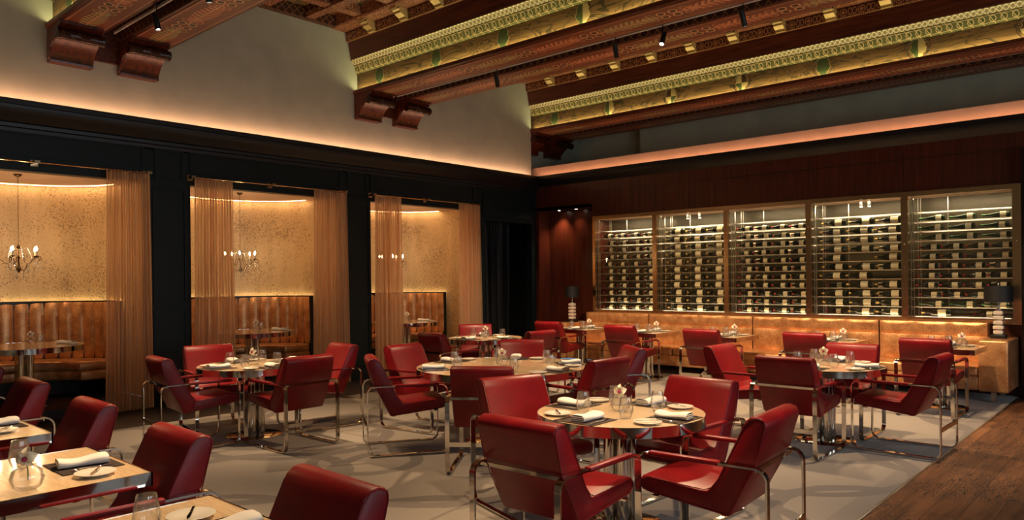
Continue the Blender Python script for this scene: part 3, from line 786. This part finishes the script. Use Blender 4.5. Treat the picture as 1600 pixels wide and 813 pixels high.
# crystal table lamps
def table_lamp(loc, label):
    t = empty('table_lamp', loc); tag(t, label, 'lamp')
    MB().box(-.085, .085, -.085, .085, 0, .045).bevel(.004).build('base', BLACK, t, smooth=0)
    m = MB()
    for i in range(5):
        w = .062 if i % 2 == 0 else .048
        q = MB(); q.box(-.055 - (i % 2) * .006, .055 + (i % 2) * .006, -.055, .055, .052 + i * .064, .052 + i * .064 + .052); q.bevel(.014, 2)
        me = bpy.data.meshes.new('q'); q.bm.to_mesh(me); m.bm.from_mesh(me)
    m.lathe([(.03, .04), (.03, .38)], 8)
    m.build('crystal_column', ALABASTER, t)
    MB().lathe([(.035, .375), (.035, .385), (.012, .39), (.012, .44), (.03, .45), (.012, .46), (.012, .50)], 12).build('neck', CHROME, t)
    MB().lathe([(.165, .475), (.165, .685)], 32, caps=False).lathe([(.158, .685), (.158, .475)], 32, caps=False).build('lamp_shade', SHADE, t)
    MB().lathe([(.004, .5), (.004, .70), (.012, .705), (.012, .72), (.001, .73)], 8).build('finial', BRASS, t)
    return t
table_lamp((-1.80, 11.55, .802), 'crystal block lamp with black drum shade on the right arm of the gold bench')
lampL = table_lamp((-8.82, 11.55, .802), 'crystal block lamp with black drum shade by the mahogany niche at far left')
for ch in kids(lampL):
    if ch.name.startswith('lamp_shade'): ch.scale = (.8, .8, 1)

# ------------------------------------------------------------------ alcove furniture
def alcove_bench(c, name):
    t = empty('curved_banquette', (-11.2, c, ALCF)); tag(t, 'curved copper channel-tufted banquette with black rim in the %s alcove' % name, 'bench', None)
    def P(x, y, z): return (x + 11.2, y - c, z - ALCF)
    NCH = 20
    def back(u, v):
        th = 2 * u - 1
        ph = (u * NCH) % 1.0; bul = .035 * math.sqrt(max(0, math.sin(PI * ph))) if 0 < u < 1 else 0
        end = (1 - (2 * v - 1) ** 8) ** .5
        x, y = ell(c, 1.15 - bul * end - .02 * v, .98 - bul * end, th)
        return P(x, y, .58 + .80 * v)
    m = MB(); m.grid(back, NCH * 8, 8); m.build('channel_back', COPPER, t, smooth=60)
    def ringband(a0, b0, a1, b1, z0, z1, nm, mat, bev=0):
        m = MB(); n = 40; V = []
        for i in range(n + 1):
            th = 2 * i / n - 1
            o_ = ell(c, a0, b0, th); i_ = ell(c, a1, b1, th)
            V.append([m.bm.verts.new(P(*p)) for p in ((*o_, z0), (*i_, z0), (*i_, z1), (*o_, z1))])
        for i in range(n):
            A, B = V[i], V[i + 1]
            for k in range(4): m.bm.faces.new((A[k], A[(k + 1) % 4], B[(k + 1) % 4], B[k]))
        m.bm.faces.new(V[0]); m.bm.faces.new(list(reversed(V[-1])))
        if bev: m.bevel(bev, 3, 50)
        return m.build(nm, mat, t, smooth=45)
    ringband(1.21, 1.05, 1.145, .975, ALCF + .01, 1.40, 'rim', BLACK)
    ringband(1.14, .97, .66, .50, .46, .60, 'seat_cushion', COPPER, .04)
    ringband(1.14, .97, .69, .53, .34, .47, 'base', COPPER, .02)
    m = MB(); m.grid(lambda u, v: P(*ell(c, 1.235 - .010 * v, 1.080 - .010 * v, 1.9 * u - .95), 1.375), 40, 1); m.build('led_strip', LED, t)
    MB().box(*[-.36, -.32], -.9, .9, 0, .22).build('plinth', BLACK, t, smooth=0)
    return t
for c, n in zip(ALC, ('left', 'middle', 'right')): alcove_bench(c, n)

def table(R, label, loc, sq=None, rz=0, H=.75, group=None, top_name='tabletop'):
    t = empty('dining_table', loc, rz); tag(t, label, 'table', group)
    if sq:
        w, d = sq
        MB().box(-w / 2 + .006, w / 2 - .006, -d / 2 + .006, d / 2 - .006, H - .045, H).build(top_name, TABLETOP, t, smooth=0)
        m = MB()
        for a in ((-w / 2, w / 2, -d / 2, -d / 2 + .008), (-w / 2, w / 2, d / 2 - .008, d / 2), (-w / 2, -w / 2 + .008, -d / 2, d / 2), (w / 2 - .008, w / 2, -d / 2, d / 2)): m.box(*a, H - .062, H + .0015)
        m.build('chrome_edge', CHROME, t, smooth=0); cs = .035; off = .045; bs = .24
    else:
        MB().lathe([(.001, H - .045), (R - .006, H - .045), (R - .006, H), (.001, H)], 64).build(top_name, TABLETOP, t)
        MB().lathe([(R - .006, H - .065), (R, H - .065), (R, H + .0015), (R - .006, H + .0015), (R - .006, H - .065)], 64, caps=False).build('chrome_edge', CHROME, t, smooth=30); cs = .042; off = .052; bs = .29
        if R > .8: cs, off, bs = .05, .065, .38
    for sx in (-1, 1):
        for sy in (-1, 1):
            MB().lathe([(cs, .005), (cs, H - .045)], 18, (sx * off, sy * off, 0)).build('column_tube', CHROME, t)
    MB().lathe([(.001, .0), (bs, .0), (bs, .003), (bs - .004, .005), (.001, .0055)], 40).build('base_plate', CHROME, t)
    return t

# ------------------------------------------------------------------ armchair prototype (faces +Y)
def make_chair():
    t = empty('dining_armchair'); tag(t, 'x', 'chair')
    W = .262
    back = [(-.17, .365), (-.13, .36), (-.06, .40), (-.045, .475), (-.075, .51), (-.105, .56), (-.245, .845), (-.262, .885), (-.29, .907), (-.325, .913), (-.358, .903), (-.375, .875), (-.372, .85), (-.318, .668), (-.306, .655), (-.30, .645)]
    MB().prism(back, -W, W).bevel(.009, 2, 50).build('backrest', RED, t, smooth=50)
    seat = [(-.168, .362), (.30, .415), (.345, .425), (.362, .445), (.362, .485), (.345, .507), (.31, .512), (.0, .482), (-.045, .482), (-.085, .53), (-.12, .50)]
    MB().prism(seat, -W + .0005, W - .0005).bevel(.009, 2, 50).build('seat', RED, t, smooth=50)
    line = [(-.165, .375), (-.315, .66), (-.366, .86), (-.362, .893), (-.326, .904), (-.29, .898), (-.255, .86), (-.11, .555), (-.07, .505), (-.03, .488), (.31, .503), (.352, .485), (.352, .448), (.31, .424)]
    for s in (-1, 1): MB().tube([(s * (W + .001), y, z) for y, z in line], .0028, 5, True).build('piping', RED_PIPE, t)
    def loop(x):
        y0, y1, z0, z1, r = -.385, .365, .0122, .650, .065; pts = []
        for cy, cz, a0 in ((y1 - r, z1 - r, 0), (y0 + r, z1 - r, 90), (y0 + r, z0 + r, 180), (y1 - r, z0 + r, 270)):
            for k in range(7):
                a = math.radians(a0 + 15 * k); pts.append((x, cy + r * math.cos(a), cz + r * math.sin(a)))
        return pts
    for s in (-1, 1):
        f = MB().tube(loop(s * .29), .0055, closed=True, w=.019).build('side_frame', CHROME, t, smooth=30)
        p = MB().box(s * .29 - .023, s * .29 + .023, -.13, .285, .638, .664).bevel(.008, 2).build('arm_pad', RED, t)
    MB().box(-.285, .285, -.327, -.319, .627, .648).build('back_rail', CHROME, t, smooth=0)
    MB().box(-.285, .285, -.391, -.380, .245, .283).build('stretcher', CHROME, t, smooth=0)
    MB().box(-.285, .285, .24, .28, .398, .410).build('seat_rail', CHROME, t, smooth=0)
    freeze(t); return t
CH = make_chair()

def chair(x, y, d, label, group):
    # (x, y) = centre of the back's foot line; d = facing
    L = math.hypot(*d); d = (d[0] / L, d[1] / L)
    return place(CH, (x, y, 0), face_rz(d), label, group)
def from_back(bx, by, d, s=1.0):
    L = math.hypot(*d); return (bx + .345 * d[0] / L, by + .345 * d[1] / L)

G1 = 'red armchairs around the round tables'
def C(bx, by, d, label, g=G1):
    x, y = from_back(bx, by, d); return chair(x, y, d, label, g)
# front round table
C(-2.58, 2.90, (-.02, 1), 'red leather armchair, back to the viewer, at the front round table')
C(-1.64, 3.98, (-1, -.06), 'red leather armchair at the right side of the front round table')
C(-3.80, 4.18, (.95, -.30), 'red leather armchair at the left side of the front round table')
C(-2.60, 4.98, (-.06, -1), 'red leather armchair behind the front round table, facing the viewer')
# left round table
C(-7.50, 3.10, (.12, 1), 'red leather armchair at the near left side of the left round table')
C(-8.45, 4.08, (.98, -.2), 'red leather armchair behind the left round table against the middle alcove curtain')
C(-6.36, 4.10, (-1, .0), 'red leather armchair right of the left round table, rear turned to the viewer')
C(-7.30, 5.19, (-.12, -1), 'red leather armchair by the middle alcove right curtain, facing the left round table')
# large round table
C(-5.84, 4.42, (.54, .84), 'red leather armchair in profile at the left end of the large round table')
C(-6.66, 5.50, (1, .12), 'red leather armchair with purple sheen, far left of the large round table')
C(-4.37, 4.47, (-.6, .8), 'red leather armchair, back to the viewer, in front of the large round table')
C(-3.87, 5.64, (-1, .04), 'red leather armchair at the right end of the large round table')
C(-4.33, 6.78, (-.62, -.78), 'red leather armchair with orange sheen, rear right of the large round table')
C(-5.95, 6.80, (.56, -.83), 'red leather armchair directly behind the large round table, facing the viewer')
# far round table
C(-7.72, 6.88, (.12, 1), 'red leather armchair in profile, left of the far round table by the right alcove')
C(-6.72, 8.10, (-1, .05), 'red leather armchair at the right of the small far round table near the dark doorway')
C(-8.65, 8.70, (.76, -.65), 'red leather armchair behind the far round table, beside the right alcove curtain')
# right round table
C(-2.70, 6.68, (0, 1), 'red leather armchair with broad back to the viewer at the right round table')
C(-1.63, 7.70, (-1, .02), 'red leather armchair in profile by the oak floor at the right round table')
C(-3.76, 7.50, (1, -.02), 'red leather armchair with pink inner back, left of the right round table')
C(-2.65, 8.45, (0, -1), 'red leather armchair behind the right-hand round table, facing the viewer')
G2 = 'red armchairs facing the gold bench'
for (x, y), w in zip(((-8.10, 9.90), (-6.52, 9.72), (-5.06, 9.58), (-3.66, 9.70), (-2.21, 9.52)), ('first', 'second', 'third', 'fourth', 'fifth')):
    C(x, y, (.0, 1), 'red leather armchair, %s from the left along the gold bench' % w, G2)
G3 = 'red armchairs behind the row of square tables at lower left'
for (x, y), w in zip(((-2.37, 1.66), (-3.73, 1.68), (-5.06, 1.74), (-6.55, 1.81), (-8.02, 1.88)), ('nearest, cut off below', 'second nearest', 'third from the viewer', 'fourth from the viewer', 'at the left picture edge')):
    C(x, y, (-.03, -1), 'red leather armchair in the lower left row, ' + w, G3)

# ------------------------------------------------------------------ table ware prototypes
def make_glass(nm, r0, r1, r2, h, wine=False):
    t = .0018
    prof = [(.001, .0), (r0, .0), (r0 + .006, .01), (r1, h * .38), (r2, h), (r2 - t, h), (r1 - t, h * .38), (r0 + .004, .014), (.001, .012)]
    o = MB().lathe(prof, 24, caps=False).build(nm, GLASS); tag(o, 'x', 'glass'); freeze(o); return o
TUMBLER = make_glass('water_glass', .028, .049, .035, .135)
SMALLG = make_glass('votive_glass', .026, .030, .031, .075)
def make_plate():
    o = MB().lathe([(.001, .004), (.045, .002), (.05, 0), (.055, .004), (.085, .013), (.088, .016), (.084, .017), (.054, .008), (.001, .007)], 32, caps=False).build('side_plate', WHITE_CERAMIC); tag(o, 'x', 'plate'); freeze(o); return o
PLATE = make_plate()
def make_napkin():
    def fn(u, v):
        a = 2 * PI * v; w = .055 + .004 * math.sin(9 * u); h = .019 + .003 * math.sin(6 * u + 1)
        e = (1 - abs(2 * u - 1) ** 14)
        ca, sa = math.cos(a), math.sin(a)
        return ((u - .5) * .215, w * math.copysign(abs(ca) ** .55, ca) * (.93 + .07 * e), h + h * math.copysign(abs(sa) ** .75, sa))
    m = MB(); m.grid(fn, 26, 22)
    for k in (-1, 1):
        for q in range(3): m.box(k * .1070 - .0025, k * .1070 + .0025, -.045, .05, .006 + q * .011, .0115 + q * .011)
    o = m.build('napkin', LINEN, smooth=60); tag(o, 'x', 'napkin'); freeze(o); return o
NAPKIN = make_napkin()
o = MB().box(-.15, .15, -.135, .135, 0, .003).build('placemat', PLACEMAT, smooth=0); tag(o, 'x', 'placemat'); freeze(o); MATP = o
def make_fork():
    m = MB(); m.tube([(0, -.10, .003), (0, -.03, .004), (0, .03, .008), (0, .045, .008)], .0025, w=.0045, side=(1, 0, 0))
    m.box(-.011, .011, .043, .058, .006, .009)
    for k in range(4): m.box(-.011 + k * .0065, -.0085 + k * .0065, .056, .098, .006, .0085)
    o = m.bevel(.0008, 1).build('fork', CHROME, smooth=40); tag(o, 'x', 'fork'); freeze(o); return o
FORK = make_fork()
def make_knife(nm, L):
    m = MB(); m.tube([(0, -L / 2, .004), (0, -.01, .004)], .003, w=.005)
    m.prism([(-.005, -.01), (.005, -.01), (.008, L * .3), (.003, L / 2), (-.005, L / 2 - .012)], .003, .0055, 'xy')
    o = m.build(nm, CHROME, smooth=40); tag(o, 'x', 'knife'); freeze(o); return o
KNIFE = make_knife('knife', .215); BUTTER = make_knife('butter_knife', .16)
def make_vase():
    k = 1.22
    o = MB().lathe([(a * k, b * k) for a, b in ((.001, 0), (.028, 0), (.045, .012), (.055, .040), (.048, .068), (.030, .085), (.034, .092), (.032, .092), (.028, .085), (.046, .068), (.053, .040), (.043, .014), (.001, .004))], 24, caps=False).build('bud_vase', GLASS); tag(o, 'x', 'vase'); freeze(o); return o
VASE = make_vase()
def make_orchid():
    t = empty('orchid_bloom'); tag(t, 'x', 'flower')
    MB().tube([(0, .01, .01), (.004, 0, .05), (.0, -.005, .10)], .0025, 6).build('stem', STEM, t)
    for k, (ang, L, w) in enumerate(((90, .045, .018), (18, .045, .026), (162, .045, .026), (234, .042, .016), (306, .042, .016))):
        ca, sa = math.cos(math.radians(ang)), math.sin(math.radians(ang))
        def fn(u, v, ca=ca, sa=sa, L=L, w=w):
            r = L * u; ww = w * math.sin(PI * min(1, .12 + u * .86)) ** .7 * (2 * v - 1)
            cup = -.012 * math.sin(PI * u) + .02 * u * u - .006 * (2 * v - 1) ** 2
            return (ca * r - sa * ww, -.012 + cup, .108 + sa * r + ca * ww)
        MB().grid(fn, 7, 5).build('petal', PETAL, t, smooth=60)
    MB().lathe([(.001, -.03), (.010, -.026), (.013, -.014), (.006, -.006), (.001, -.004)], 10, (0, 0, .104), 'y').build('lip', LIP, t)
    freeze(t); return t
ORCHID = make_orchid()

def V2(a, b): return Vector((a, b))
def setting(cx, cy, d, reach, z, tname, seat, full=True, glass=True, side=0.0, flip=1):
    """one place setting; d = unit vector from table centre to the diner"""
    d = V2(*d).normalized(); rgt = V2(-d.y, d.x)               # diner's right hand
    rz = face_rz((-d.x, -d.y)); c = V2(cx, cy)
    j = lambda s: random.uniform(-s, s)
    p = c + d * (reach - .165) + rgt * side
    S = seat + ' of ' + tname
    place(MATP, (p.x, p.y, z), rz, 'dark brown placemat at the ' + S, 'placemats')
    place(NAPKIN, (p.x + j(.01), p.y + j(.01), z + .003), rz + PI / 2 + j(.15), 'folded white napkin at the ' + S, 'napkins')
    if full:
        q = p - rgt * .115; place(FORK, (q.x, q.y, z + .003), rz + j(.1), 'silver fork at the ' + S, 'forks')
        q = p + rgt * .115; place(KNIFE, (q.x, q.y, z + .003), rz + j(.1), 'silver knife at the ' + S, 'knives')
    q = p - rgt * .245 * flip - d * .03
    if side == 0.0 and (q - c).length > reach - .10: q = c + (q - c) * ((reach - .10) / (q - c).length)
    place(PLATE, (q.x, q.y, z + .0005), 0, 'white side plate at the ' + S, 'side plates')
    place(BUTTER, (q.x, q.y, z + .016), rz + .9 + j(.2), 'butter knife at the ' + S, 'butter knives')
    if glass:
        q = c + d * (reach - .37) + rgt * .165
        place(TUMBLER, (q.x, q.y, z), 0, 'clear tapered water glass at the ' + S, 'water glasses')
def centre(cx, cy, z, tname, extra=True, dx=0.0, dy=0.0):
    place(VASE, (cx + dx, cy + dy, z), 0, 'round glass bud vase in the middle of ' + tname, 'bud vases')
    place(ORCHID, (cx + dx, cy + dy, z + .03), random.uniform(.2, 1.2), 'white orchid bloom in the bud vase on ' + tname, 'orchids')
    if extra: place(SMALLG, (cx + dx + .10, cy + dy + .05, z), 0, 'small straight votive glass beside the vase on ' + tname, 'votive glasses')
ZT = .7515
# round tables
table(.555, 'round pale-topped chrome pedestal table at the front, centre of the room', (-2.79, 4.17, 0), group='round dining tables')
for d, s in (((0, -1), 'near seat'), ((1, 0), 'right seat'), ((-1, 0), 'left seat'), ((0, 1), 'far seat')): setting(-2.79, 4.17, d, .555, ZT, 'the front round table', s)
centre(-2.79, 4.17, ZT, 'the front round table', False)
table(.57, 'round pale-topped chrome pedestal table in front of the left curtains', (-7.42, 4.09, 0), group='round dining tables')
for d, s in (((.05, -1), 'near seat'), ((1, 0), 'right seat'), ((-1, 0), 'left seat'), ((.0, 1), 'far seat')): setting(-7.42, 4.09, d, .57, ZT, 'the left round table', s)
centre(-7.42, 4.09, ZT, 'the left round table', False)
table(.88, 'largest round pale-topped chrome pedestal table in the middle of the room', (-5.2, 5.62, 0), group='round dining tables')
for d, s in (((-.5, -.86), 'left front seat'), ((-1, -.05), 'far left seat'), ((.6, -.8), 'near seat'), ((1, .0), 'right seat'), ((.6, .8), 'right rear seat'), ((-.5, .86), 'rear seat')): setting(-5.2, 5.62, d, .88, ZT, 'the large round table', s)
centre(-5.2, 5.62, ZT, 'the large round table')
table(.57, 'smallest-looking round table at the far end by the right alcove', (-7.93, 8.2, 0), group='round dining tables')
for d, s in (((.1, -1), 'near seat'), ((1, 0), 'right seat'), ((-.7, .6), 'rear seat')): setting(-7.93, 8.2, d, .57, ZT, 'the far round table', s)
centre(-7.93, 8.2, ZT, 'the far round table', False)
table(.57, 'round pale-topped chrome pedestal table on the right near the oak floor', (-2.68, 7.64, 0), group='round dining tables')
for d, s in (((0, -1), 'near seat'), ((1, 0), 'right seat'), ((-1, 0), 'left seat'), ((0, 1), 'far seat')): setting(-2.68, 7.64, d, .57, ZT, 'the right round table', s)
centre(-2.68, 7.64, ZT, 'the right round table', False)
# square tables along the bench
for k, (x, ty_, w) in enumerate(zip((-7.97, -6.58, -5.20, -3.62, -2.20), (10.71, 10.66, 10.60, 10.58, 10.50), ('first', 'second', 'third', 'fourth', 'fifth'))):
    tn = 'the %s bench table from the left' % w
    table(None, 'square chrome-edged table, %s from the left along the gold bench' % w, (x, ty_, 0), (.76, .78), group='square tables along the gold bench')
    setting(x, ty_, (0, -1), .39, ZT, tn, 'chair side', True, False)
    setting(x, ty_, (0, 1), .39, ZT, tn, 'bench side', False, False)
    place(TUMBLER, (x - .13, ty_ - .12, ZT), 0, 'clear water glass, left one on ' + tn, 'water glasses')
    place(TUMBLER, (x + .04, ty_ - .02, ZT), 0, 'clear water glass, right one on ' + tn, 'water glasses')
    centre(x, ty_ - .02, ZT, tn, False, .18, .0)
# square tables at the lower left
for xr, w, mx, fl in ((-3.60, 'middle', -4.0, 1), (-5.01, 'far', -5.52, 1), (-2.19, 'nearest', -2.54, -1)):
    x = xr - .42; tn = 'the %s lower-left square table' % w
    table(None, 'square chrome-edged table at the lower left, %s of the row of three' % w, (x, .87, 0), (.84, 1.20), group='square tables at the lower left')
    setting(x, .87, (0, 1), .60, ZT, tn, 'chair side', True, False, (x - mx) + .0001, fl)
place(TUMBLER, (-4.17, 1.08, ZT), 0, 'large water glass behind the orchid on the middle lower-left square table', 'water glasses')
place(VASE, (-3.72, .99, ZT), 0, 'round glass bud vase in front of the water glass on the middle lower-left table', 'bud vases')
place(ORCHID, (-3.72, .99, ZT + .03), .85, 'largest white orchid bloom with magenta lip on the middle lower-left table', 'orchids')
place(TUMBLER, (-2.75, 1.10, ZT), 0, 'clear water glass cut off by the bottom edge on the nearest lower-left table', 'water glasses')
# alcove tables
for k, (c, R, n) in enumerate(zip(ALC, (.66, .64, .62), ('left', 'middle', 'right'))):
    X0 = -10.74; zz = .75 + ALCF + .0015; tn = 'the %s alcove table' % n
    table(R, 'round pale-topped chrome pedestal table inside the %s alcove' % n, (X0, c, ALCF), group='round tables in the alcoves')
    d = V2(.15, 1).normalized(); p = V2(X0, c) + d * (R - .2)
    place(NAPKIN, (p.x, p.y, zz), .6, 'folded white napkin on ' + tn, 'napkins'); q = p + V2(.21, .0)
    place(PLATE, (q.x, q.y, zz), 0, 'white side plate on ' + tn, 'side plates')
    place(BUTTER, (q.x, q.y, zz + .016), .4, 'butter knife on the side plate on ' + tn, 'butter knives')
    q = V2(X0 - .12, c + .22)
    if k < 2: place(TUMBLER, (q.x, q.y, zz), 0, 'clear water glass on ' + tn, 'water glasses')
    centre(X0, c, zz, tn, False, -.02, .08)

# ------------------------------------------------------------------ chandeliers
def chandelier(c, n):
    cx, cy = -10.85, c + (-.02, -.12, -.22)[('left', 'middle', 'right').index(n)]; z0 = 1.98
    t = empty('chandelier', (cx, cy, z0)); tag(t, 'small bronze candle chandelier with crystal drops in the %s alcove' % n, 'chandelier', None)
    MB().lathe([(.001, -.20), (.018, -.18), (.03, -.14), (.012, -.11), (.01, -.02), (.025, 0), (.01, .03), (.008, .10), (.03, .12), (.006, .15), (.001, .16)], 12).build('stem', DARKBRONZE, t)
    m = MB(); k = 0; z = .15
    while z < 3.02 - z0:
        m.tube([(.006 * math.cos(a) if k % 2 else 0, 0 if k % 2 else .006 * math.cos(a), z + .016 * math.sin(a)) for a in [i * PI / 4 for i in range(8)]], .0016, 4, True); z += .026; k += 1
    m.build('chain', DARKBRONZE, t)
    MB().lathe([(.001, 3.02 - z0), (.05, 3.02 - z0), (.04, 3.0 - z0), (.01, 2.98 - z0), (.001, 2.98 - z0)], 16).build('ceiling_canopy', DARKBRONZE, t)
    for k in range(5):
        a = math.radians(42 + 72 * k); ca, sa = math.cos(a), math.sin(a)
        P = lambda r, z: (r * ca, r * sa, z)
        m = MB(); m.tube([P(.012, .08), P(.05, .09), P(.055, .03), P(.08, -.06), P(.13, -.085), P(.18, -.04), P(.23, .0), P(.27, -.0), P(.285, -.03), P(.27, -.055), P(.25, -.04)], .0045, 6)
        m.tube([P(.02, -.16), P(.07, -.17), P(.10, -.13), P(.11, -.09)], .004, 6)
        m.lathe([(.004, .0), (.012, .0), (.03, .012), (.028, .015), (.01, .010)], 12, P(.225, .0)); arm = m.build('arm', DARKBRONZE, t)
        MB().lathe([(.010, .01), (.010, .075), (.001, .076)], 10, P(.225, .0)).build('candle_sleeve', CANDLE, arm)
        MB().lathe([(.005, .076), (.011, .088), (.0125, .10), (.008, .118), (.001, .135)], 10, P(.225, .0)).build('bulb', BULB, arm)
        for (r, z, L) in ((.27, -.06, .10), (.12, -.10, .12), (.225, -.005, .06), (.06, -.17, .08)):
            m = MB(); m.lathe([(.001, -.11), (.011, -.082), (.003, -.056), (.006, -.048), (.002, -.038), (.006, -.028), (.002, -.018), (.006, -.008), (.001, 0)], 5, (r * ca, r * sa, z))
            m.build('crystal_pendant', CRYSTAL, arm, smooth=0)
        a2 = a + .6; pr_ = []; rr_ = []
        for q in range(19):
            w = q / 18; r = .05 + .09 * w; zq = .085 + .05 * math.sin(PI * w) - .11 * w * w
            pr_.append((r * math.cos(a2), r * math.sin(a2), zq)); rr_.append(.006 if q % 2 else .002)
        MB().tube(pr_, rr_, 5).build('crystal_swag', CRYSTAL, t, smooth=0)
        bp = (cx + .225 * ca, cy + .225 * sa, z0 + .14)
        point('candle_light', bp, 1.6 * K_PEND, (1, .68, .36), .02)
for c, n in zip(ALC, ('left', 'middle', 'right')): chandelier(c, n)

# ------------------------------------------------------------------ curtains and rods
CUR = [(ALC[0], 'left'), (ALC[1], 'middle'), (ALC[2], 'right')]
for k, (c, n) in enumerate(CUR):
    t = empty('curtain_rod', (-9.975, c, 3.065)); tag(t, 'thin bronze curtain rod with square brackets above the %s alcove' % n, 'curtain rod', 'curtain rods above the alcoves')
    MB().tube([(0, -1.26, 0), (0, 1.24, 0)], .008, 8).build('rod', BRASS, t)
    for y in (-1.25, -.05, 1.23): MB().box(-.122, .012, y - .03, y + .03, -.01, .025).box(-.125, -.11, y - .04, y + .04, -.035, .04).build('bracket', BRASS, t, smooth=0)
    for s, (a, b) in (('left', (c - 1.24, c - .70)), ('right', (c + .64 + .06 * (k != 1), c + 1.23))):
        m = MB().grid(wavy(a, b, -9.975, .02, 3.05, 13, .036, .14 if s == 'right' else .06, k * 1.3), 150, 14)
        o = m.build('sheer_curtain', SHEER); tag(o, 'sheer bronze pleated curtain at the %s side of the %s alcove' % (s, n), 'curtain', 'sheer curtains of the alcoves')
        r = MB()
        for q in range(12):
            y = a + (b - a) * (q + .5) / 12; r.tube([(-9.975 + .014 * math.cos(w), y, 3.065 + .016 * math.sin(w)) for w in [i * PI / 4 for i in range(8)]], .002, 4, True)
        r.build('curtain_rings', BRASS, o)

# ------------------------------------------------------------------ ceiling spots
def track_spot(x, y, target, label, lit=True, power=150, angle=46, z=4.56):
    t = empty('track_spotlight', (x, y, z)); tag(t, label, 'spotlight', 'track spotlights in the beams')
    d = (Vector(target) - Vector((x, y, z))).normalized()
    tilt = d.to_track_quat('-Z', 'Y').to_euler()
    tilt = tilt.to_matrix().to_euler()
    h = MB().lathe([(.001, .09), (.032, .09), (.032, -.085), (.028, -.09), (.028, -.07), (.001, -.07)], 18).build('housing', BLACK_METAL, t)
    h.rotation_euler = tilt
    l = MB().lathe([(.001, -.074), (.026, -.074), (.026, -.072), (.001, -.072)], 16).build('lens', LAMPFACE if lit else STEEL, h)
    MB().tube([(0, 0, .05), (0, 0, 4.77 - z)], .006, 8).build('stem', BLACK_METAL, t)
    MB().box(-.05, .05, -.018, .018, 4.745 - z, 4.772 - z).build('adapter', BLACK_METAL, t, smooth=0)
    if lit: spot('track_beam', Vector((x, y, z)) + d * .11, target, power * K_SPOT, angle + 12, HALO, .10, 1.0)
y1, y2 = BEAM_Y[0] + .64, BEAM_Y[1] + .64
track_spot(-8.52, y1, (-7.9, 4.0, .7), 'black cylinder spotlight with glowing lens at the upper left beam')
track_spot(-7.48, y2, (-7.8, 9.3, .7), 'black cylinder spotlight hanging near the left end of the middle beam', True, 230, 84)
track_spot(-5.39, y2, (-5.7, 9.6, .7), 'unlit-looking black cylinder spotlight, second from the left on the middle beam', True, 240, 84)
track_spot(-4.70, y2, (-4.4, 5.9, .7), 'black cylinder spotlight with bright lens on the middle beam', True, 220, 70)
track_spot(-3.67, y2, (-3.2, 9.2, .7), 'tilted black cylinder spotlight, rightmost visible on the middle beam', True, 240, 84)
OFF = 'unseen black cylinder spotlight above the picture edge, aimed at the '  # unseen spotlights added on the tracks to help light the room
for (x, tx, ty, w) in ((-6.3, -5.4, 5.3, 'large round table'), (-7.3, -7.4, 4.2, 'left round table'), (-4.6, -4.2, 1.3, 'middle lower-left table'), (-3.0, -2.8, 4.1, 'front round table'), (-1.2, -2.4, 3.4, 'front chairs'), (-3.4, -2.9, 1.2, 'nearest lower-left table'), (-5.4, -5.2, 1.3, 'far lower-left table')): track_spot(x, y1, (tx, ty, .7), OFF + w)
for (x, tx, ty, w) in ((-2.4, -2.2, 10.2, 'right end of the gold bench'), (-1.6, -2.6, 7.7, 'right round table')): track_spot(x, y2, (tx, ty, .7), OFF + w, True, 170, 50)
# niche downlights
for x in (-9.62, -9.18):
    t = MB().lathe([(.045, 0), (.045, -.004), (.03, -.006), (.03, 0)], 16, caps=False).build('recessed_downlight', STEEL, loc=(x, 12.19, 3.06)); tag(t, 'small recessed downlight in the mahogany niche, %s one' % ('left' if x < -9.4 else 'right'), 'downlight', 'niche downlights')
    MB().lathe([(.001, -.002), (.029, -.002)], 14, caps=False).build('lens', LAMPFACE, t)
    spot('niche_spot', (x, 12.20, 3.045), (x - .2, 12.36, 1.2), 70 if x < -9.4 else 16, 90, (1, .62, .34), .03, 1.0)

# ------------------------------------------------------------------ rest of the room (behind and beside the camera)
wr = MB(); prev = -2.6
for wy in (1.0, 4.2, 7.4):
    wr.box(4.6, 4.9, prev, wy - 1.0, 0, 6.1); wr.box(4.6, 4.9, wy - 1.0, wy + 1.0, 0, .85); wr.box(4.6, 4.9, wy - 1.0, wy + 1.0, 3.35, 6.1); prev = wy + 1.0
wr.box(4.6, 4.9, prev, 14.2, 0, 6.1)
struct(wr, 'wall_right', TEAL_PLASTER, smooth=0)
for i, wy in enumerate((1.0, 4.2, 7.4)):
    w = MB()
    for a, b in ((-1.0, -.95), (.95, 1.0), (-.02, .02)): w.box(4.62, 4.67, wy + a, wy + b, .85, 3.35)
    for a, b in ((.85, .91), (3.29, 3.35), (2.4, 2.44)): w.box(4.62, 4.67, wy - 1, wy + 1, a, b)
    w = struct(w, 'window_%d' % (i + 1), BLACK, smooth=0)
    MB().box(4.64, 4.645, wy - .97, wy + .97, .9, 3.3).build('window_pane', PANE, w, smooth=0)
struct(MB().box(-10.9, 4.6, -2.9, -2.6, 0, 6.1), 'wall_back', SAGE, smooth=0)
